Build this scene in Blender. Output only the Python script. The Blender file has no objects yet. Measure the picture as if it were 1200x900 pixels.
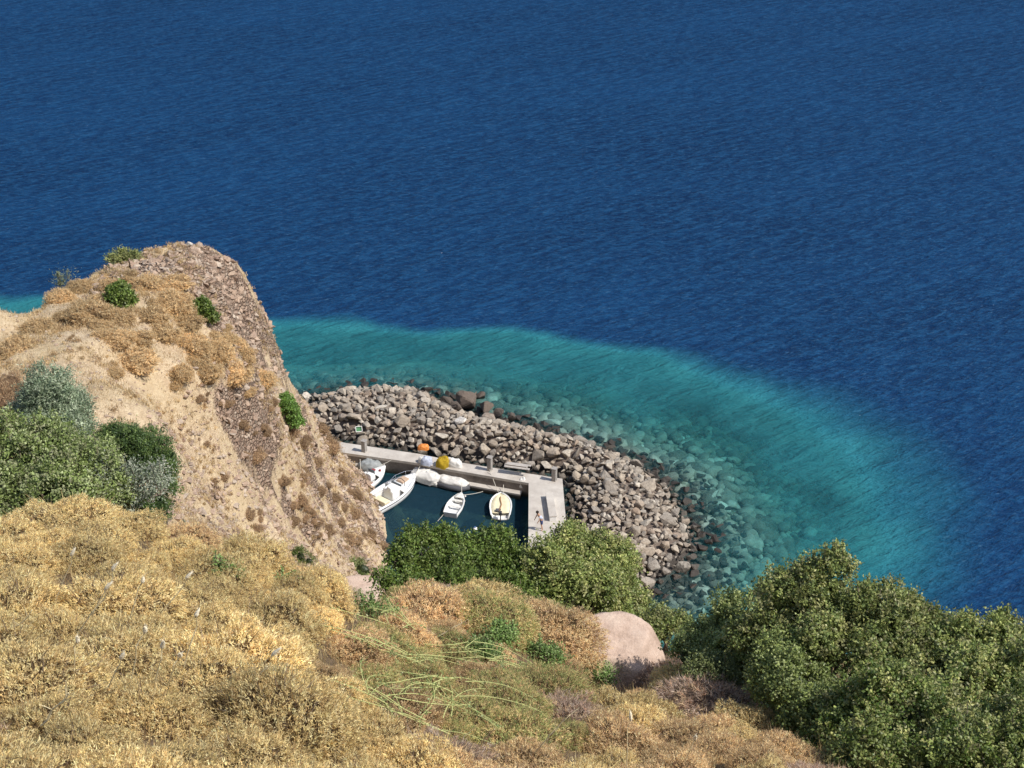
import bpy, bmesh, math, random
import numpy as np
from mathutils import Vector, Matrix

R = math.radians
C = bpy.context.scene.collection
rnd = random.Random(7)
rng = np.random.default_rng(7)

# ------------------------------------------------------------------ camera
EYE = Vector((0, 0, 60.0)); PITCH = R(29.0); FPX = 1648.0
FW = Vector((0, math.cos(PITCH), -math.sin(PITCH)))
UP = Vector((0, math.sin(PITCH), math.cos(PITCH)))
def ray(px, py):
    return FW + Vector((1, 0, 0)) * ((px - 600) / FPX) + UP * ((450 - py) / FPX)
def PZ(px, py, z=0.0):
    d = ray(px, py); return EYE + d * ((z - EYE.z) / d.z)
def PY(px, py, Y):
    d = ray(px, py); return EYE + d * (Y / d.y)

cam_d = bpy.data.cameras.new('camera'); cam = bpy.data.objects.new('camera', cam_d); C.objects.link(cam)
cam.location = EYE; cam.rotation_euler = (math.pi / 2 - PITCH, 0, 0)
cam_d.sensor_width = 36; cam_d.lens = FPX / 1200 * 36; cam_d.clip_start = 0.1; cam_d.clip_end = 20000
bpy.context.scene.camera = cam

# ------------------------------------------------------------------ light
SUN = Vector((0.94, -0.34, 0.0)).normalized(); EL = R(51)
sv = Vector((SUN.x * math.cos(EL), SUN.y * math.cos(EL), math.sin(EL)))
sl = bpy.data.lights.new('sun', 'SUN'); sl.energy = 5.0; sl.angle = R(0.53); sl.color = (1, 0.95, 0.87)
so = bpy.data.objects.new('sun', sl); C.objects.link(so); so.rotation_euler = sv.to_track_quat('Z', 'Y').to_euler()
w = bpy.data.worlds.new('World'); bpy.context.scene.world = w; w.use_nodes = True
nt = w.node_tree; sky = nt.nodes.new('ShaderNodeTexSky'); sky.sky_type = 'NISHITA'; sky.sun_disc = False
sky.sun_elevation = EL; sky.sun_rotation = math.atan2(SUN.x, SUN.y); sky.altitude = 60; sky.dust_density = 1.2
nt.links.new(sky.outputs[0], nt.nodes['Background'].inputs[0]); nt.nodes['Background'].inputs[1].default_value = 0.15
vs = bpy.context.scene.view_settings; vs.view_transform = 'Standard'; vs.look = 'None'; vs.exposure = 0

# ------------------------------------------------------------------ node helpers
class NM:
    def __init__(s, name):
        s.m = bpy.data.materials.new(name); s.m.use_nodes = True; s.t = s.m.node_tree
        s.t.nodes.clear(); s.out = s.n('ShaderNodeOutputMaterial')
    def n(s, typ, **kw):
        a = s.t.nodes.new(typ)
        for k, v in kw.items(): setattr(a, k, v)
        return a
    def l(s, a, b): s.t.links.new(a, b)
    def put(s, sock, v):
        if isinstance(v, bpy.types.NodeSocket): s.l(v, sock)
        else: sock.default_value = v
    def mapping(s, src, scale=(1, 1, 1), rot=(0, 0, 0)):
        r = s.n('ShaderNodeMapping'); s.l(src, r.inputs[0]); r.inputs['Rotation'].default_value = rot
        a = s.n('ShaderNodeMapping'); s.l(r.outputs[0], a.inputs[0]); a.inputs['Scale'].default_value = scale
        return a.outputs[0]
    def noise(s, vec, scale, detail=4, rough=0.55, dist=0):
        a = s.n('ShaderNodeTexNoise'); s.l(vec, a.inputs['Vector']); a.inputs['Scale'].default_value = scale
        a.inputs['Detail'].default_value = detail; a.inputs['Roughness'].default_value = rough; a.inputs['Distortion'].default_value = dist
        return a.outputs[0]
    def vor(s, vec, scale, feature='F1', out=0, rand=1):
        a = s.n('ShaderNodeTexVoronoi'); a.feature = feature; s.l(vec, a.inputs['Vector']); a.inputs['Scale'].default_value = scale
        a.inputs['Randomness'].default_value = rand
        return a.outputs[out]
    def ramp(s, v, stops, interp='LINEAR'):
        a = s.n('ShaderNodeValToRGB'); s.l(v, a.inputs[0]); e = a.color_ramp.elements; a.color_ramp.interpolation = interp
        while len(e) < len(stops): e.new(0.5)
        for i, (p, c) in enumerate(stops):
            e[i].position = p; e[i].color = (c if len(c) == 4 else (*c, 1)) if hasattr(c, '__len__') else (c, c, c, 1)
        return a.outputs[0]
    def math(s, op, a, b=None, c=None, clamp=False):
        m = s.n('ShaderNodeMath', operation=op, use_clamp=clamp); s.put(m.inputs[0], a)
        if b is not None: s.put(m.inputs[1], b)
        if c is not None: s.put(m.inputs[2], c)
        return m.outputs[0]
    def mix(s, f, a, b, mode='MIX'):
        m = s.n('ShaderNodeMix', data_type='RGBA', blend_type=mode); s.put(m.inputs[0], f)
        for i, v in ((6, a), (7, b)):
            if isinstance(v, tuple) and len(v) == 3: v = (*v, 1)
            s.put(m.inputs[i], v)
        return m.outputs[2]
    def attr(s, name, out='Fac'):
        a = s.n('ShaderNodeAttribute', attribute_name=name); return a.outputs[out]
    def bump(s, h, strength=1, dist=0.1, normal=None):
        b = s.n('ShaderNodeBump'); s.l(h, b.inputs['Height']); b.inputs['Strength'].default_value = strength; b.inputs['Distance'].default_value = dist
        if normal: s.l(normal, b.inputs['Normal'])
        return b.outputs[0]
    def bsdf(s, col, rough=0.8, spec=0.3, normal=None, metal=0):
        p = s.n('ShaderNodeBsdfPrincipled')
        if isinstance(col, tuple) and len(col) == 3: col = (*col, 1)
        s.put(p.inputs['Base Color'], col); s.put(p.inputs['Roughness'], rough)
        p.inputs['Specular IOR Level'].default_value = spec; p.inputs['Metallic'].default_value = metal
        if normal: s.l(normal, p.inputs['Normal'])
        return p.outputs[0]
    def done(s, sh): s.l(sh, s.out.inputs[0]); return s.m
    def pos(s): return s.n('ShaderNodeNewGeometry').outputs['Position']
    def obj(s): return s.n('ShaderNodeTexCoord').outputs['Object']

def simple(name, col, rough=0.6, spec=0.4, dirt=0.25, scale=6.0, bump=0.0, metal=0):
    k = NM(name); o = k.obj(); f = k.noise(o, scale, 5, 0.6)
    c = k.mix(k.ramp(f, [(0.35, 0.0), (0.7, 1.0)]), tuple(x * (1 - dirt) for x in col), col)
    nrm = k.bump(k.noise(o, scale * 4, 4), bump, 0.02) if bump else None
    return k.done(k.bsdf(c, rough, spec, nrm, metal))

def leafmat(name, trans=0.25, rough=0.5, spec=0.35):
    k = NM(name); c = k.attr('tint', 'Color')
    oi = k.n('ShaderNodeObjectInfo').outputs['Random']
    g = k.n('ShaderNodeNewGeometry')
    f = k.math('MULTIPLY_ADD', oi, 0.35, 0.82)
    pn = k.noise(g.outputs['Position'], 0.9, 3)
    f2 = k.math('MULTIPLY', f, k.math('MULTIPLY_ADD', pn, 0.8, 0.6))
    vm = k.n('ShaderNodeVectorMath', operation='SCALE'); k.l(c, vm.inputs[0]); k.l(f2, vm.inputs[3])
    p = k.bsdf(vm.outputs[0], rough, spec)
    t = k.n('ShaderNodeBsdfTranslucent'); k.l(vm.outputs[0], t.inputs[0])
    m = k.n('ShaderNodeMixShader'); m.inputs[0].default_value = trans; k.l(p, m.inputs[1]); k.l(t.outputs[0], m.inputs[2])
    return k.done(m.outputs[0])

# ------------------------------------------------------------------ object helpers
def tag(o, label=None, cat=None, group=None, kind=None):
    if label: o['label'] = label
    if cat: o['category'] = cat
    if group: o['group'] = group
    if kind: o['kind'] = kind
    return o
def link(name, me, mat=None, parent=None, loc=None):
    o = bpy.data.objects.new(name, me); C.objects.link(o)
    if mat is not None and me is not None and not me.materials: me.materials.append(mat)
    if parent is not None: o.parent = parent
    if loc is not None: o.location = loc
    return o
def empty(name, loc=(0, 0, 0), rz=0, **k):
    o = bpy.data.objects.new(name, None); C.objects.link(o); o.location = loc; o.rotation_euler = (0, 0, rz); o.empty_display_size = 0.2
    return tag(o, **k)
def npmesh(name, V, F, tint=None, smooth=False, attrs=None):
    """V (n,3), F (m,k) constant-size faces"""
    V = np.asarray(V, dtype=np.float32); F = np.asarray(F, dtype=np.int32)
    me = bpy.data.meshes.new(name); me.vertices.add(len(V)); me.vertices.foreach_set('co', V.ravel())
    k = F.shape[1]; me.loops.add(F.size); me.loops.foreach_set('vertex_index', F.ravel())
    me.polygons.add(len(F)); me.polygons.foreach_set('loop_start', np.arange(0, F.size, k, dtype=np.int32))
    me.polygons.foreach_set('use_smooth', np.full(len(F), smooth))
    if tint is not None:
        a = me.attributes.new('tint', 'FLOAT_COLOR', 'POINT')
        c = np.ones((len(V), 4), np.float32); c[:, :3] = tint; a.data.foreach_set('color', c.ravel())
    for nme, val in (attrs or {}).items():
        a = me.attributes.new(nme, 'FLOAT', 'POINT'); a.data.foreach_set('value', np.asarray(val, np.float32).ravel())
    me.update(calc_edges=True); me.validate()
    return me
def bm_mesh(bm, name, smooth=False):
    me = bpy.data.meshes.new(name)
    bmesh.ops.recalc_face_normals(bm, faces=bm.faces[:])
    if smooth:
        for f in bm.faces: f.smooth = True
    bm.to_mesh(me); bm.free(); return me
def add_box(bm, c, s, rz=0, bevel=0.0, taper=None):
    r = bmesh.ops.create_cube(bm, size=1)
    vs_ = r['verts']
    for v in vs_:
        v.co = Vector((v.co.x * s[0], v.co.y * s[1], v.co.z * s[2]))
        if taper and v.co.z > 0: v.co.x *= taper; v.co.y *= taper
    if bevel:
        es = list({e for v in vs_ for e in v.link_edges})
        b = bmesh.ops.bevel(bm, geom=es, offset=bevel, segments=2, affect='EDGES', profile=0.7)
        vs_ = list({v for f in b['faces'] for v in f.verts} | {v for v in vs_ if v.is_valid})
    M = Matrix.Translation(Vector(c)) @ Matrix.Rotation(rz, 4, 'Z')
    bmesh.ops.transform(bm, matrix=M, verts=vs_)
    return vs_
def add_tube(bm, pts, rad, seg=6, r1=None):
    pts = [Vector(p) for p in pts]; rings = []
    n = len(pts)
    for i, p in enumerate(pts):
        d = (pts[min(i + 1, n - 1)] - pts[max(i - 1, 0)]).normalized()
        a = d.cross(Vector((0, 0, 1)));
        if a.length < 1e-3: a = Vector((1, 0, 0))
        a.normalize(); b = d.cross(a)
        rr = rad if r1 is None else rad + (r1 - rad) * i / max(1, n - 1)
        rings.append([bm.verts.new(p + a * math.cos(t) * rr + b * math.sin(t) * rr) for t in [2 * math.pi * j / seg for j in range(seg)]])
    for i in range(n - 1):
        for j in range(seg):
            bm.faces.new((rings[i][j], rings[i][(j + 1) % seg], rings[i + 1][(j + 1) % seg], rings[i + 1][j]))
    bm.faces.new(rings[0][::-1]); bm.faces.new(rings[-1])
def sag(a, b, n=8, s=0.1):
    a = Vector(a); b = Vector(b)
    return [a.lerp(b, i / n) - Vector((0, 0, s * 4 * (i / n) * (1 - i / n))) for i in range(n + 1)]

def vnoise(x, y, seed=0):
    xi = np.floor(x).astype(np.int64); yi = np.floor(y).astype(np.int64); xf = x - xi; yf = y - yi
    xf = xf * xf * (3 - 2 * xf); yf = yf * yf * (3 - 2 * yf)
    def h(a, b):
        n = (a * 374761393 + b * 668265263 + seed * 1442695041) & 0xffffffff
        n = ((n ^ (n >> 13)) * 1274126177) & 0xffffffff
        return ((n ^ (n >> 16)) & 0xffff) / 65535.0
    return (h(xi, yi) * (1 - xf) + h(xi + 1, yi) * xf) * (1 - yf) + (h(xi, yi + 1) * (1 - xf) + h(xi + 1, yi + 1) * xf) * yf
def fbm(x, y, o=4, seed=0):
    s = 0; a = 0.5; t = 0
    for i in range(o):
        s = s + a * (vnoise(x, y, seed + i) - 0.5); t += a; a *= 0.55; x = x * 2.03 + 5.3; y = y * 2.03 + 1.7
    return s / t
def sdist(px, py, poly):
    """signed distance to polygon, positive inside"""
    P = np.asarray(poly, float); x = np.asarray(px, float); y = np.asarray(py, float)
    d = np.full(x.shape, 1e9); ins = np.zeros(x.shape, bool); n = len(P)
    for i in range(n):
        a = P[i]; b = P[(i + 1) % n]; e = b - a; L = e @ e + 1e-12
        t = np.clip(((x - a[0]) * e[0] + (y - a[1]) * e[1]) / L, 0, 1)
        d = np.minimum(d, np.hypot(x - a[0] - t * e[0], y - a[1] - t * e[1]))
        c = ((a[1] > y) != (b[1] > y)); xx = (b[0] - a[0]) * (y - a[1]) / ((b[1] - a[1]) if b[1] != a[1] else 1e-9) + a[0]
        ins ^= (c & (x < xx))
    return np.where(ins, d, -d)
def smooth(e0, e1, x):
    t = np.clip((x - e0) / (e1 - e0), 0, 1); return t * t * (3 - 2 * t)

# ------------------------------------------------------------------ hillside heightfield
ctrl = []
def cp(px, py, Y, dz=0.0):
    p = PY(px, py, Y); ctrl.append((p.x, p.y, p.z + dz)); return p
# near slope (ground sits below the shrubs)
for a in [(0,900,7.6),(200,900,7.6),(400,900,8.4),(340,800,10.5),(200,800,10),(0,800,9.5),(0,700,13),(200,700,13),(480,890,9.6),
          (100,592,17.5),(150,592,17.5),(205,612,17.3),(0,615,17.5),(255,642,17),(350,668,16.8),(620,705,20.5),(665,745,20.5),(480,870,12.5),(600,900,11),(450,760,16),(560,790,15),(450,700,19),(560,700,20),
          (640,750,19),(650,790,18),(750,840,15),(850,865,13.5),(950,900,12.3),(700,800,20),(1000,820,16.5),(1200,800,16.5),(1200,900,12.5),(800,780,19)]:
    cp(*a, dz=-0.45)
for a in [(0,0,57.2),(-8,0,57),(8,0,56.5),(0,-4,59),(-20,0,56),(20,0,54),(-20,12,49.5),(-20,22,44),(20,14,45),
          (-30,20,43),(-10,25,38.5),(-20,28,39),(0,25,39.0),(6,26,38.5),(14,26,36.5),(22,26,36),
          (-8,34,33),(-20,35,35),(-32,36,35),(0,34,31),(10,33,28.5),(20,33,28.5),(35,30,30),(-22,42,31.5),(-34,44,31),
          (-5,50,19),(5,50,15),(15,50,13),(30,50,12),(-6,64,8),(4,65,4.5),(15,63,2.5),(30,62,2),(-8,76,2.2),(0,77,0.8),(6,76,0.3),(13,71,-1.5),(25,70,-3),(40,68,-3),
          (-2,88,-2.5),(-8,90,-2),(8,86,-4),(0,105,-5),(20,100,-6),(45,30,28),(45,50,10)]:
    ctrl.append(a)
# headland
for a in [(0,372,60),(0,450,54),(0,505,50.5),(100,400,59),(60,368,63),(150,350,65),(200,320,69),(130,440,57),(200,500,54),(250,400,63),(290,440,66),(320,480,69),
          (350,540,71),(300,560,63),(250,600,55),(300,645,55.5),(380,600,73),(400,645,70),(220,560,52),(200,620,46),(100,500,50.5),(250,330,71.5),(285,390,72),(330,440,76),(370,510,79),(340,600,66)]:
    cp(*a)
silh = [(-120,372,60),(-30,366,62),(60,360,66),(100,322,70),(130,306,72),(200,289,75),(240,289,76),(275,304,77),(300,347,78),(320,387,80),(343,440,82.5),(370,478,84),(396,528,85),(410,570,84),(432,600,83),(460,642,80)]
for i, a in enumerate(silh):
    p = cp(*a)
    if i < 8: o = (-0.5, 5.5, -7); o2 = (0, 12, -17)
    elif i < 14: o = (3.6, 3.0, -7); o2 = (7, 6, -15)
    else: o = (3, 1, -4); o2 = (5, 3, -9)
    ctrl.append((p.x + o[0], p.y + o[1], max(-1.5, p.z + o[2])))
    ctrl.append((p.x + o2[0], p.y + o2[1], max(-4, p.z + o2[2])))
ctrl += [(-9.5,63,13),(-8,70,5.5),(-6.5,75,3),(-8.8,86,-0.6),(-8.2,89,-2.5),(-10,93,-2),(-6,80.5,0.2),(-8.5,56,18),(-9,85,0.0),(-10.5,76,7.5),(-9.0,80,3.2),(-11.6,80,8.5)]
for x, y in [(-60,66),(-60,50)]: ctrl.append((x, y, 31))
for x in (-60,-50,-40,-30,-20): ctrl.append((x, 112, -5))
for x in (-60,-50,-40): ctrl.append((x, 92, 6))
ctrl += [(-13,112,-4),(-17,104,-1),(-17,98,1.0),(-8,100,-1),(-60,130,-9),(0,130,-9),(45,130,-9),(45,90,-8)]
K = np.array(ctrl, float)
def kern(r2): return np.sqrt(r2 + 1.2 ** 2)
n = len(K); D2 = ((K[:, None, :2] - K[None, :, :2]) ** 2).sum(-1)
A = np.zeros((n + 3, n + 3)); A[:n, :n] = kern(D2) - np.eye(n) * 0.05; A[:n, n] = 1; A[:n, n + 1:] = K[:, :2]; A[n:, :n] = A[:n, n:].T
wt = np.linalg.solve(A, np.concatenate([K[:, 2], [0, 0, 0]]))
def Hrbf(x, y):
    x = np.asarray(x, float); y = np.asarray(y, float); s = wt[n] + wt[n + 1] * x + wt[n + 2] * y
    for i in range(n): s = s + wt[i] * kern((x - K[i, 0]) ** 2 + (y - K[i, 1]) ** 2)
    return s
gx = np.arange(-62, 46.01, 0.35); gy = np.arange(-5, 131, 0.35)
GX, GY = np.meshgrid(gx, gy)
GZ = Hrbf(GX, GY)
# sea-cliff line of the headland above the harbour: land stays inside it
_z = np.array([40, 25.8, 22.9, 19.6, 14.9, 11.6, 7.5, 5.1, 3.6, 2.2, 0.3, -2.5, -4]); _x = np.array([-18.5, -16.6, -15.8, -15.3, -14.9, -13.9, -13.0, -12.3, -11.4, -10.3, -9.0, -7.2, -5.5])
_xs = GX + 0.17 * np.clip(GY - 81, 0, 40) - 0.35 * np.clip(79.5 - GY, 0, 40)
_cap = np.interp(_xs, _x, _z); _use = (GY > 68) & (GX < 0) & (GX > -19)
CUT = np.where(_use, smooth(-0.5, 1.5, GZ - _cap), 0) * (fbm(GX / 2.5, GY / 2.5, 3, 91) > -0.12)
GZ = np.where(_use, np.minimum(GZ, _cap + 0.3), GZ)
# skyline of the headland: gentle rise from the left shoulder to the summit, falling away to the sea behind
_sx = np.array([-60, -32, -27, -24, -23.3, -22.4, -19.7, -18, -16.5, -14]); _sz = np.array([30.6, 30.6, 30.0, 28.5, 28.3, 28.1, 27.9, 27.5, 26.0, 23.5]); _sy = np.array([60, 61.5, 63.5, 66, 70, 72, 75, 76, 77, 79.])
_zc = np.interp(GX, _sx, _sz); _yc = np.interp(GX, _sx, _sy); _use2 = (GY > 56) & (GX < -14)
_lim = _zc - 0.25 - 1.0 * np.clip(GY - _yc, 0, 100) - 0.02 * np.clip(GY - _yc, 0, 100) ** 2
_lim = np.where(GY < _yc, _zc - 0.25 + 0.12 * (_yc - GY), _lim)
GZ = np.where(_use2, np.minimum(GZ, np.maximum(_lim, -4)), GZ)
def interp(G, x, y):
    x = np.asarray(x, float); y = np.asarray(y, float)
    fx = np.clip((x - gx[0]) / 0.35, 0, len(gx) - 1.001); fy = np.clip((y - gy[0]) / 0.35, 0, len(gy) - 1.001)
    ix = fx.astype(int); iy = fy.astype(int); tx = fx - ix; ty = fy - iy
    return (G[iy, ix] * (1 - tx) + G[iy, ix + 1] * tx) * (1 - ty) + (G[iy + 1, ix] * (1 - tx) + G[iy + 1, ix + 1] * tx) * ty
def H(x, y): return interp(GZ, x, y)
def hit(px, py, ymin=5, ymax=110):
    d = ray(px, py); ts = np.arange(ymin / d.y, ymax / d.y, 0.15)
    X = EYE.x + ts * d.x; Y = EYE.y + ts * d.y; Z = EYE.z + ts * d.z
    b = np.nonzero(Z < H(X, Y))[0]
    if not len(b): return None
    i = b[0]; return Vector((X[i], Y[i], float(H(X[i], Y[i]))))
def wpoly(pts, ymin=30):
    out = []
    for p in pts:
        h = hit(p[0], p[1], ymin)
        if h is None: h = PZ(p[0], p[1], 5)
        out.append((h.x, h.y))
    return out
# rocky ridge of the headland
rk_poly = wpoly([(100,345),(110,322),(180,300),(235,296),(270,312),(296,355),(316,395),(338,450),(372,495),(398,560),(420,600),(450,640),(400,640),(350,585),(300,560),(330,520),(360,540),(350,500),(320,455),(300,430),(270,395),(225,345),(180,335)])
RK = smooth(-1.6, 1.0, sdist(GX, GY, rk_poly) + fbm(GX / 1.5, GY / 1.5, 3, 3) * 3)
# steep flanks are rocky as well
gzy, gzx = np.gradient(GZ, 0.35); SL = np.hypot(gzx, gzy)
far = smooth(36, 44, GY)
RK = np.clip(np.maximum(RK, np.maximum(smooth(2.4, 4.0, SL) * far * .9, CUT * .85)), 0, 1)
_pt = smooth(-.10, .12, fbm((GX + GZ * .8) / 2.6, (GY - GZ * .9) / 2.6, 4, 93)); _lo = smooth(24, 16, GZ); RK = RK * (1 - _lo * .92 * (1 - _pt)); RK = np.maximum(RK, far * .8 * smooth(.07, .19, fbm((GX - GZ * .7) / 1.7, (GY + GZ * .8) / 1.7, 3, 95)) * smooth(-17.5, -14, GX))
flank = far * smooth(-15.5, -12.5, GX + 0.10 * fbm(GX, GY, 2, 4) * 8) * smooth(95, 80, GY)
blocks = np.floor((fbm(GX / 1.1, GY / 1.1, 2, 11) + 0.5) * 7) / 7 - 0.5
GZ = GZ + RK * (blocks * 1.0 + fbm(GX / 0.8, GY / 0.8, 3, 5) * 0.9) + far * fbm(GX / 5, GY / 5, 4, 8) * 0.7 + (0.25 + 0.55 * far) * fbm(GX / 1.6, GY / 1.6, 4, 9) + flank * 0.7 * fbm(GX / 0.9, GY / 1.4, 3, 19)
ny, nx = GX.shape; idx = np.arange(nx * ny).reshape(ny, nx)
F = np.stack([idx[:-1, :-1], idx[:-1, 1:], idx[1:, 1:], idx[1:, :-1]], -1).reshape(-1, 4)
hill_me = npmesh('hillside', np.stack([GX, GY, GZ], -1).reshape(-1, 3), F, smooth=True, attrs={'rocky': RK, 'far': far})

k = NM('dry_earth'); p = k.pos(); rk = k.attr('rocky')
n1 = k.noise(p, 0.35, 6, 0.6); n2 = k.noise(p, 3.0, 8, 0.72); n3 = k.noise(p, 14, 6, 0.75)
soil = k.ramp(n2, [(0.30, (0.30, 0.20, 0.12)), (0.45, (0.50, 0.365, 0.23)), (0.55, (0.70, 0.56, 0.37)), (0.72, (0.80, 0.675, 0.46))])
soil2 = k.ramp(n3, [(0.32, (0.22, 0.135, 0.09)), (0.47, (0.56, 0.43, 0.29)), (0.66, (0.74, 0.61, 0.42))])
soil = k.mix(0.55, soil, soil2)
soil = k.mix(k.ramp(n1, [(0.42, 0.0), (0.62, 0.55)]), soil, (0.58, 0.45, 0.26))
cell = k.vor(k.mapping(p, (1, 1, 1.6), (0.3, 0.2, 0)), 3.2, 'F1', 1); cellr = k.n('ShaderNodeSeparateColor'); k.l(cell, cellr.inputs[0])
rock = k.ramp(cellr.outputs[0], [(0.0, (0.26, 0.175, 0.125)), (0.4, (0.42, 0.295, 0.215)), (0.8, (0.54, 0.41, 0.30)), (1, (0.58, 0.48, 0.37))])
rock = k.mix(0.5, rock, k.ramp(n3, [(0.35, (0.14, 0.085, 0.06)), (0.65, (0.48, 0.345, 0.26))]))
edge = k.vor(k.mapping(p, (1, 1, 1.6), (0.3, 0.2, 0)), 3.2, 'DISTANCE_TO_EDGE', 0)
rock = k.mix(k.ramp(edge, [(0.0, 0.75), (0.09, 0.0)]), rock, (0.05, 0.032, 0.025))
fac = k.ramp(k.math('ADD', rk, k.math('MULTIPLY_ADD', k.noise(p, 1.3, 5), 0.9, -0.45)), [(0.35, 0.0), (0.62, 1.0)])
brown = k.ramp(k.noise(p, 0.7, 6, 0.7), [(0.5, 0.0), (0.7, 0.45)])
soil = k.mix(brown, soil, k.mix(n3, (0.24, 0.155, 0.10), (0.50, 0.36, 0.24)))
soil = k.mix(k.ramp(k.attr('far'), [(0.0, 0.85), (0.6, 0.0)]), soil, k.mix(n3, (0.07, 0.045, 0.03), (0.26, 0.18, 0.11)))  # near soil darkened, painting shade into the hollows between shrubs
col = k.mix(fac, soil, rock)
hh = k.math('ADD', k.math('MULTIPLY', n2, 0.8), k.math('MULTIPLY', n3, 0.5))
hh = k.math('ADD', hh, k.math('MULTIPLY', fac, k.math('MULTIPLY', k.ramp(edge, [(0, 0.0), (0.25, 1.0)]), 0.9)))
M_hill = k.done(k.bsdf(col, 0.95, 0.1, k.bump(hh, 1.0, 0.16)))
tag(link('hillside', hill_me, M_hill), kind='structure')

# ------------------------------------------------------------------ quay geometry (defined early: sea needs outlines)
QZ = 1.35
def q(px, py, z=QZ): v = PZ(px, py, z); return (v.x, v.y)
quay_poly = [q(380,514), q(405,519), q(492,532), q(540,542), q(620,555), q(659,561), q(664,619), q(667,668), q(619,668), q(619.5,566), q(527,550), q(492,543), q(407,531), q(380,527)]
def g(px, py, z=0.3): v = PZ(px, py, z); return (v.x, v.y)
bw_poly = [g(345,462), g(368,461), g(400,456), g(460,450), g(500,458), g(560,484), g(620,498), g(700,518), g(757,543), g(794,573), g(818,618), g(820,648), g(798,672), g(768,688), g(735,700), g(700,700), g(664,664), g(664,619), g(659,561), g(620,555), g(540,542), g(492,532), g(405,519), g(370,512), g(340,500)]
teal_poly = [g(a, b, 0) for a, b in [(-500,325),(-100,338),(0,349),(100,358),(200,364),(320,372),(420,378),(520,384),(600,388),(700,398),(800,415),(870,432),(940,452),(1000,475),(1060,505),(1105,545),(1128,590),(1130,640),(1110,700),(1100,770),(1050,900)]] + [(30, 45), (-100, 45)]
reef_poly = [g(a, b, 0) for a, b in [(300,440),(400,430),(480,428),(560,425),(650,432),(740,445),(820,462),(900,490),(965,525),(1005,570),(1010,640),(990,700),(960,800)]] + [(10, 60), (-20, 80)]

# ------------------------------------------------------------------ sea
def lines(segs):
    out = []
    for a, b, s in segs: out += list(np.arange(a, b, s))
    out.append(segs[-1][1]); return np.array(sorted(set(np.round(out, 3))))
sx = lines([(-6000, -600, 900), (-600, -100, 50), (-100, 110, 0.8), (110, 600, 49), (600, 6000, 900)])
sy = lines([(-200, 50, 50), (50, 170, 0.8), (170, 400, 5), (400, 1000, 60), (1000, 9000, 800)])
SX, SY = np.meshgrid(sx, sy)
def depth(x, y):
    sdt = sdist(x, y, teal_poly) + fbm(x / 7, y / 7, 3, 21) * 5
    wob = fbm(x / 3, y / 3, 3, 22)
    soft = 3.0 + 7.0 * smooth(18, 36, x)
    s1 = smooth(1.5 + 0 * x, -soft, sdt)
    bwd = np.clip(-sdist(x, y, bw_poly), 0, 60)
    land = np.clip(-interp(GZ, x, y), 0, 60)
    inner = 0.5 + 0.24 * bwd + wob * 0.9
    basin = smooth(-1, 1.5, sdist(x, y, basin_poly))
    inner = np.maximum(0.25, inner) * (1 - basin) + 2.6 * basin
    inner = np.minimum(inner, 4.6 + 0 * x)
    return inner + s1 * 26
basin_poly = [q(380,527), q(407,531), q(492,543), q(527,550), q(620,565), q(619,668), q(560,690), q(430,640), q(400,590)]
SD = depth(SX, SY)
_sdt = sdist(SX, SY, teal_poly) + fbm(SX / 9, SY / 9, 4, 21) * 5 + fbm(SX / 2.5, SY / 2.5, 3, 23) * 0.8
_rt = smooth(10, 34, SX)
DEEP = smooth(1.8 + 9 * _rt, -1.2 - 2.0 * _rt, _sdt) ** (1 - .25 * _rt)
EDGE = smooth(9, -2, sdist(SX, SY, reef_poly) + fbm(SX / 5, SY / 5, 3, 31) * 9)
ny, nx = SX.shape; idx = np.arange(nx * ny).reshape(ny, nx)
F = np.stack([idx[:-1, :-1], idx[:-1, 1:], idx[1:, 1:], idx[1:, :-1]], -1).reshape(-1, 4)
BAS = smooth(-0.6, 0.6, sdist(SX, SY, basin_poly))
sea_me = npmesh('sea', np.stack([SX, SY, 0 * SX], -1).reshape(-1, 3), F, smooth=True, attrs={'depth': np.minimum(SD, 5.5), 'basin': BAS, 'deep': DEEP, 'clear': EDGE})
bed_me = npmesh('seabed', np.stack([SX, SY, -SD], -1).reshape(-1, 3), F, smooth=True, attrs={'reef': smooth(-7, 2, sdist(SX, SY, reef_poly) + fbm(SX / 5, SY / 5, 3, 31) * 8)})

k = NM('sea_water'); p = k.pos(); dp = k.attr('depth'); bs = k.attr('basin')
P1 = k.mapping(p, (0.5, 1.6, 1), (0, 0, R(-34)))
P2 = k.mapping(p, (0.6, 1.4, 1), (0, 0, R(12)))
w1 = k.noise(P1, 0.75, 4, 0.6, 0.4); w2 = k.noise(P2, 1.7, 4, 0.65, 0.3); w3 = k.noise(P1, 4.5, 3, 0.65)
wv = k.n('ShaderNodeTexNoise'); k.l(P1, wv.inputs[0]); wv.inputs['Scale'].default_value = 0.16; wv.inputs['Detail'].default_value = 2
calm = k.math('MULTIPLY_ADD', bs, -0.8, 1.0)
h = k.math('ADD', k.math('MULTIPLY', w1, 1.0), k.math('MULTIPLY', w2, 0.65))
h = k.math('ADD', h, k.math('MULTIPLY', w3, 0.2)); h = k.math('ADD', h, k.math('MULTIPLY', wv.outputs[0], 1.4))
h = k.math('MULTIPLY', h, calm)
nrm = k.bump(h, 1.0, 0.55)
large = k.noise(k.mapping(p, (0.6, 1.4, 1), (0, 0, R(-20))), 0.035, 4, 0.6)
deepc = k.mix(k.ramp(large, [(0.35, 0.0), (0.65, 1.0)]), (0.0028, 0.022, 0.073), (0.0042, 0.033, 0.102))
crest = k.ramp(k.math('ADD', k.math('ADD', k.math('MULTIPLY', w1, 0.35), k.math('MULTIPLY', w2, 0.4)), k.math('MULTIPLY', w3, 0.25)), [(0.455, 0.0), (0.585, 1.0)])
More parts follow.
